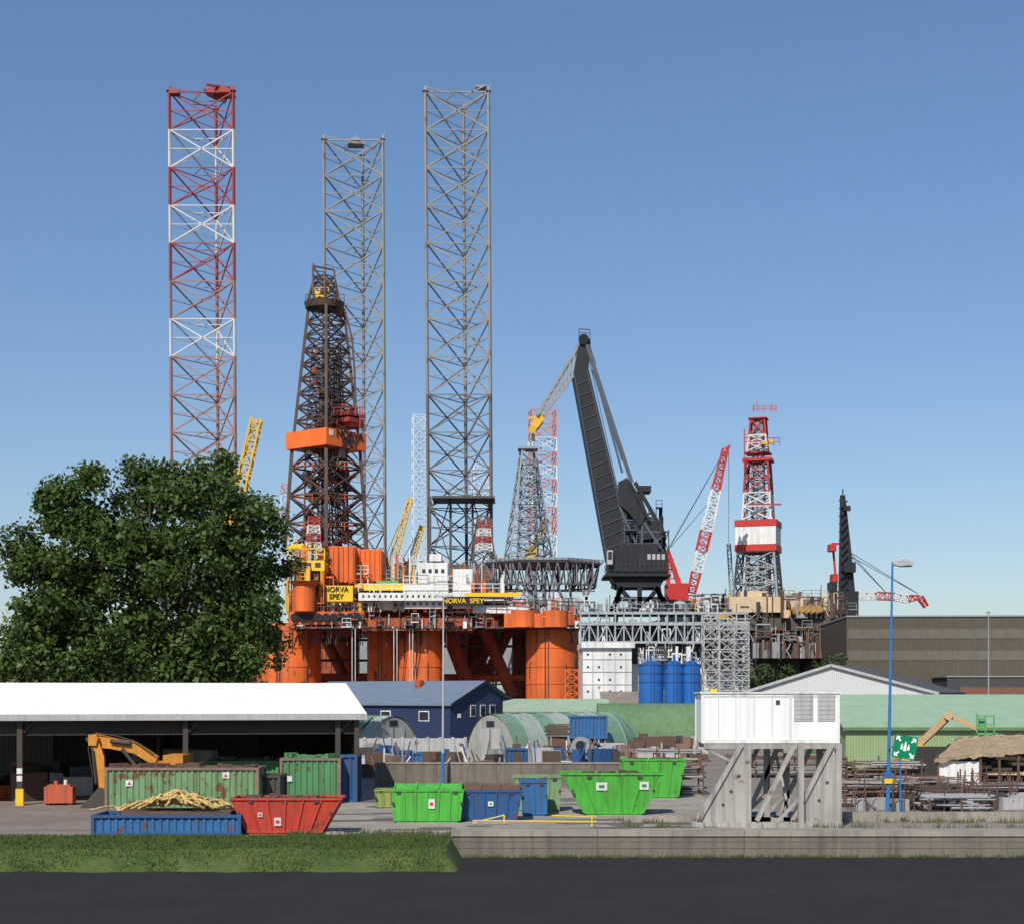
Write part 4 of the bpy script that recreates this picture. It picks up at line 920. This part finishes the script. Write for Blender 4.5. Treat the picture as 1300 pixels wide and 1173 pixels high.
# ------------------------------------------------------------ street lamps
LB=mat('lamp_blue',(0.03,0.16,0.42),.5,.2)
o=Obj('street_lamp',(PX(1127,79),79,0)); m=o.part('post',LB); b=V((PX(1127,79),79,0)); t=P(1133,716,79); m.tube(b,b.lerp(t,.2),.12,.1); m.tube(b.lerp(t,.2),t,.085,.05); m.tube(t,t+V((.25,0,.05)),.05)
k=o.part('lamp_head',LGREY); k.prism([t+V((0,-.18,-.02)),t+V((.35,-.2,-.1)),t+V((1.0,-.2,-.04)),t+V((1.0,-.2,.12)),t+V((.5,-.2,.2)),t+V((0,-.18,.12))],(0,.4,0)); o.part('lens',GLASS).box(t.x+.35,t.x+.95,78.85,79.15,t.z-.14,t.z-.08)
k=o.part('notice_plates',YELB); k.box(b.x-.2,b.x+.2,78.82,78.85,1.5,1.75); o.part('notice_plate_blue',BLUET).box(b.x-.2,b.x+.2,78.82,78.85,1.8,2.1); o.finish()
o=Obj('street_lamp',(PX(562,101),101,0)); m=o.part('post',LGREY); b=V((PX(562,101),101,0)); t=P(563,758,101); m.tube(b,b.lerp(t,.25),.1,.08); m.tube(b.lerp(t,.25),t,.07,.045)
o.part('post_base',LB).tube(b,b+V((0,0,2.2)),.12,.11)
k=o.part('lamp_heads',LGREY)
for s_ in (-1,1): k.prism([t+V((s_*.05,-.12,0)),t+V((s_*.6,-.12,.06)),t+V((s_*.6,-.12,.18)),t+V((s_*.05,-.12,.14))],(0,.25,0))
o.finish()
for (x,dd) in ((1255,150),):
    o=Obj('mast_pole',(PX(x,dd),dd,0)); o.part('pole',GREY).tube((PX(x,dd),dd,0),P(x,778,dd),.09,.05); o.part('cap',GREY).rbox(P(x,777,dd),.4,.2,.15,0); o.finish()
GS=mat('sign_green',(0.0,0.2,0.09),.4,.05); SW=mat('sign_white',(0.8,0.8,0.8),.4,.03)
d=78.6; o=Obj('assembly_point_sign',(PX(1149,d),d,0)); c=P(1149,948,d); ry=math.radians(-10)
def rp(u,v,dy=0): return c+V((u*math.cos(ry)-v*math.sin(ry),dy,u*math.sin(ry)+v*math.cos(ry)))
m=o.part('board',GS); H=.58; m.prism([rp(-H,-H),rp(H,-H),rp(H,H),rp(-H,H)],(0,.04,0))
k=o.part('pictogram',SW)
for su in (-1,1):
    for sv in (-1,1):
        k.prism([rp(su*.5,sv*.5,-.012),rp(su*.28,sv*.5,-.012),rp(su*.5,sv*.28,-.012)],(0,.01,0)); k.prism([rp(su*.44,sv*.38,-.014),rp(su*.38,sv*.44,-.014),rp(su*.24,sv*.3,-.014),rp(su*.3,sv*.24,-.014)],(0,.01,0))
for (u,v,sc) in ((0,0,1),(-.17,.02,.8),(.17,.02,.8),(0,.17,.7)):
    k.prism([rp(u+math.cos(a)*.05*sc,v+.12*sc+math.sin(a)*.05*sc,-.016-.002*sc) for a in np.linspace(0,5.5,8)],(0,.006,0)); k.prism([rp(u-.07*sc,v-.2*sc,-.016-.002*sc),rp(u+.07*sc,v-.2*sc,-.016-.002*sc),rp(u+.07*sc,v+.05*sc,-.016-.002*sc),rp(u-.07*sc,v+.05*sc,-.016-.002*sc)],(0,.006,0))
m=o.part('bracket',LB); m.beam(P(1128,948,d+.15),P(1160,948,d+.15),.07); m.beam(P(1143,935,d+.1),P(1143,1032,d+.1),.06); o.finish()
o=Obj('yellow_barrier',(PX(690,71),71,0)); m=o.part('rails',YELB)
m.beam((PX(600,72),72,.2),(PX(756,72),71,.25),.05); m.beam((PX(600,72),72,.1),(PX(640,72),72,.45),.05); m.beam((PX(750,72),71,.0),(PX(750,72),71,.5),.06); m.beam((PX(756,72),71,.45),(PX(700,72),71.2,.5),.04); m.beam((PX(640,72),72,0),(PX(640,72),72,.45),.06); o.finish()
mb=MB()
for i in range(9):
    x,y=PX(423,65.5)+random.uniform(-.45,.5),66.8+random.uniform(-.3,.3); r=random.uniform(.1,.2); n=7
    mb.tube((x,y,0),(x+.02,y,r),r,r*.6,n=n,smooth=False)
single('rock_pile',mb,CONC,(PX(423,66),66.8,0))
# ------------------------------------------------------------ pipe racks on the right
def rack(name,x0,x1,d,h,levels,seed,m1=RUSTL,dep=2.5):
    rr=random.Random(seed); o=Obj(name,(PX((x0+x1)/2,d),d,0)); X0,X1=PX(x0,d),PX(x1,d); f=o.part('rack_posts',RUST); p=o.part('pipes',m1); p2=o.part('galvanised_tubes',GREY)
    n=max(2,int((X1-X0)/1.6))
    for i in range(n+1):
        x=X0+(X1-X0)*i/n
        for y in (d,d+dep): f.beam((x,y,0),(x,y,h+rr.uniform(-.2,.3)),.08)
        for l in range(levels): f.beam((x,d,.15+l*h/levels),(x,d+dep,.15+l*h/levels),.09)
    for l in range(levels):
        z=.25+l*h/levels; k=int(dep/.16)
        for lay in range(2):
            for j in range(k):
                if rr.random()<.35: continue
                r=rr.uniform(.03,.08); a=X0+rr.uniform(-.4,1.6); b=X1-rr.uniform(-.4,2.2); (p if rr.random()<.6 else p2).tube((a,d+.1+j*.16,z+lay*.14),(b,d+.1+j*.16,z+lay*.14),r,n=6)
    o.finish()
rack('pipe_rack',1072,1170,83,1.3,3,1); rack('pipe_rack',1150,1235,90,1.4,2,2); rack('pipe_rack',1240,1330,87,1.1,2,3,RUST); rack('pipe_rack',1180,1262,79,.8,2,4,GREY); rack('pipe_rack',1085,1170,97,1.8,4,5,RUST)
rack('pipe_rack',838,893,93,2.0,3,6,RUST); rack('pipe_rack',805,890,118,2.0,3,7,RUSTL); rack('pipe_rack',930,1075,112,1.7,3,9,RUST)
o=Obj('scaffold_stack',(PX(1265,80),80,0)); m=o.part('frames',RUST); rr=random.Random(3)
for i in range(100):
    x=rr.uniform(1075,1300); dd=rr.uniform(79,95); hh=rr.uniform(.5,1.7); b=V((PX(x,dd),dd,0)); m.beam(b,b+V((rr.uniform(-.2,.2),0,hh)),rr.uniform(.04,.08)); 
    if rr.random()<.5: m.beam(b+V((0,0,hh*.8)),b+V((rr.uniform(.6,1.8),0,hh*.8)),.05)
    if rr.random()<.3: m.beam(b,b+V((rr.uniform(.6,1.2),0,hh)),.04)
k=o.part('crates',LGREY)
for i in range(12):
    x=rr.uniform(1080,1300); dd=rr.uniform(80,86); k.rbox((PX(x,dd),dd,.3),rr.uniform(.4,1.2),.6,.6,rr.random())
k=o.part('dark_bundles',DARKST)
for i in range(20):
    x=rr.uniform(1090,1300); dd=rr.uniform(80,95); k.rbox((PX(x,dd),dd,.4),rr.uniform(1,3),.6,rr.uniform(.3,.8),0)
o.finish()
TAN=mat('tan_sheeting',(0.36,0.27,0.17),.9,.45,0,1.0,streak=.5,bump=.9)
d=104; o=Obj('storage_shelter',(PX(1245,d),d,0)); m=o.part('sheeted_roof',TAN)
a=[P(1186,964,d-.3),P(1246,957,d-.3),P(1345,950,d-.3)]; b=[P(1216,937,d+4),P(1262,932,d+4),P(1345,933,d+4)]; e=[P(1200,948,d+8),P(1262,945,d+8),P(1345,945,d+8)]
def rowpt(r1,r2,i,j):
    f=i/20*2; k_=min(1,int(f)); f-=k_; pa=r1[k_].lerp(r1[k_+1],f); pb=r2[k_].lerp(r2[k_+1],f); p=pa.lerp(pb,j/6); return p+V((0,0,.05*math.sin(i*2.1+j*1.7)-.12*math.sin(math.pi*j/6)*abs(math.sin(i*.8))))
for r1,r2 in ((a,b),(b,e)):
    for i in range(20):
        for j in range(6): m.add([rowpt(r1,r2,i,j),rowpt(r1,r2,i+1,j),rowpt(r1,r2,i+1,j+1),rowpt(r1,r2,i,j+1)],[(0,1,2,3)],True)
for i in range(20):
    p,q=rowpt(a,b,i,0),rowpt(a,b,i+1,0); hh=random.uniform(.12,.3); m.face(p,q,q-V((0,.02,hh)),p-V((0,.02,hh)))
k=o.part('side_walls',WHITE); k.box(PX(1192,d),PX(1243,d),d,d+.1,.0,PZ(966,d)); k=o.part('posts',RUST)
for x in (1190,1244,1268,1292): k.beam((PX(x,d),d-.1,0),(PX(x,d),d-.1,PZ(958,d)),.14)
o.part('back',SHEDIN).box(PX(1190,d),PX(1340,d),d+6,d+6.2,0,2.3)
rr=random.Random(8); k=o.part('stored_timber',CREAM); 
for i in range(14): k.rbox((PX(rr.uniform(1250,1340),d),d+rr.uniform(1,3),rr.uniform(.3,1.8)),rr.uniform(.5,2.5),.4,.2,rr.uniform(-.1,.1))
o.finish()
d=112; o=Obj('boom_lift',(PX(1180,d),d,0)); m=o.part('booms',mat('lift_beige',(0.5,0.33,0.17),.6,.3,.1)); m.beam(P(1160,950,d),P(1204,908,d),.32,.4); m.beam(P(1204,908,d),P(1242,925,d-.3),.26,.32); m.beam(P(1166,950,d+.4),P(1204,914,d+.4),.16); m.tube(P(1204,908,d-.4),P(1204,908,d+.5),.3)
k=o.part('basket',GREENP); k.rail(P(1240,930,d-.8),P(1262,930,d-.8),1.2,.6,.08); k.rail(P(1240,930,d+.3),P(1262,930,d+.3),1.2,.6,.08); k.rbox(P(1251,931,d-.2),1.4,1.1,.12,0); k.rbox(P(1247,918,d-.2),.5,.3,.8,0); k.beam(P(1240,905,d),P(1240,932,d),.08); 
k=o.part('chassis',YEL); k.box(PX(1140,d),PX(1178,d),d-1,d+1,.5,1.6); k.box(PX(1155,d),PX(1170,d),d-.4,d+.6,1.6,2.4)
for x in (1146,1172): o.part('wheels',RUBBER).tube((PX(x,d),d-1.15,.42),(PX(x,d),d+1.15,.42),.42,n=14)
o.finish()
d=125; o=Obj('flanged_pipe_spool',(PX(740,d),d,0)); m=o.part('pipe',GREY); c=P(737,946,d); m.tube(c,c+V((.6,2.5,0)),.5,n=20); m.tube(c+V((0,-.12,0)),c,.72,n=20); o.part('bore',BLACK).tube(c+V((0,-.15,0)),c+V((0,-.125,0)),.4,n=20)
for a,b in (((737,952),(728,975)),((742,952),(756,976)),((755,940),(775,960)),((750,945),(780,972)),((760,938),(760,976)),((730,968),(785,968)),((745,950),(770,945))): m.beam(P(*a,d+.5),P(*b,d+.5),.14)
m.box(PX(726,d),PX(785,d),d-.2,d+2,0,.4)
for x in (730,752,778): m.beam((PX(x,d),d+.4,.3),(PX(x,d),d+.4,1.2),.15)
o.finish()
o=Obj('yard_scrap_pile',(PX(560,118),118,0)); rr=random.Random(9)
for i in range(190):
    mm=rr.choice([RUST,GREY,LGREY,DARKST,RUSTL,CB,WHITE]); m=o.part('scrap_'+mm.name,mm); dd=rr.uniform(112,133); x=rr.uniform(462,800); h=rr.uniform(.3,1.9); b=V((PX(x,dd),dd,0)); t=rr.random()
    if t<.5: m.rbox(b+V((0,0,h/2)),rr.uniform(.3,1.8),rr.uniform(.5,1.5),h,rr.random())
    else: m.beam(b,b+V((rr.uniform(-1,1),0,h*1.4)),.1)
o.finish()
o=Obj('pallet_stack',(PX(840,150),150,0)); rr=random.Random(19)
for i in range(60):
    mm=rr.choice([RUST,RUSTL,DARKST,LGREY]); m=o.part('stack_'+mm.name,mm); dd=rr.uniform(130,152); x=rr.uniform(770,890); h=rr.uniform(.4,2.2); m.rbox((PX(x,dd),dd,h/2),rr.uniform(.5,2.2),1,h,0)
o.finish()
# ------------------------------------------------------------ light, sky, camera
EL=math.radians(43); AZ=math.radians(180+20)
sc=bpy.context.scene; w=bpy.data.worlds.new('World'); sc.world=w; w.use_nodes=True; nt=w.node_tree
sky=nt.nodes.new('ShaderNodeTexSky'); sky.sky_type='NISHITA'; sky.sun_disc=False; sky.sun_elevation=EL; sky.sun_rotation=AZ; sky.air_density=1.0; sky.dust_density=0.7; sky.ozone_density=2.2
gn=nt.nodes.new('ShaderNodeGamma'); gn.inputs[1].default_value=.8; hs=nt.nodes.new('ShaderNodeHueSaturation'); hs.inputs['Saturation'].default_value=1.22; mx=nt.nodes.new('ShaderNodeMixRGB'); mx.blend_type='MULTIPLY'; mx.inputs[0].default_value=1; mx.inputs[2].default_value=(.96,1.0,1.1,1)
bg=nt.nodes['Background']; bg.inputs[1].default_value=.145
nt.links.new(sky.outputs[0],gn.inputs[0]); nt.links.new(gn.outputs[0],hs.inputs['Color']); nt.links.new(hs.outputs[0],mx.inputs[1]); nt.links.new(mx.outputs[0],bg.inputs[0])
l=bpy.data.lights.new('sun','SUN'); l.energy=4.8; l.angle=math.radians(.5); l.color=(1,.95,.86); lo=bpy.data.objects.new('sun',l); COL.objects.link(lo)
dv=V((math.sin(AZ)*math.cos(EL),math.cos(AZ)*math.cos(EL),math.sin(EL))); lo.rotation_euler=dv.to_track_quat('Z','Y').to_euler(); lo.location=dv*100
sc.view_settings.view_transform='Standard'; sc.view_settings.look='None'; sc.view_settings.exposure=0
cam=bpy.data.cameras.new('camera'); co=bpy.data.objects.new('camera',cam); COL.objects.link(co); co.location=(0,0,CH); co.rotation_euler=(math.pi/2,0,0)
cam.sensor_width=36; cam.lens=36*F/1300; cam.shift_y=(HY-586.5)/1300; cam.clip_end=10000; cam.clip_start=.5; sc.camera=co
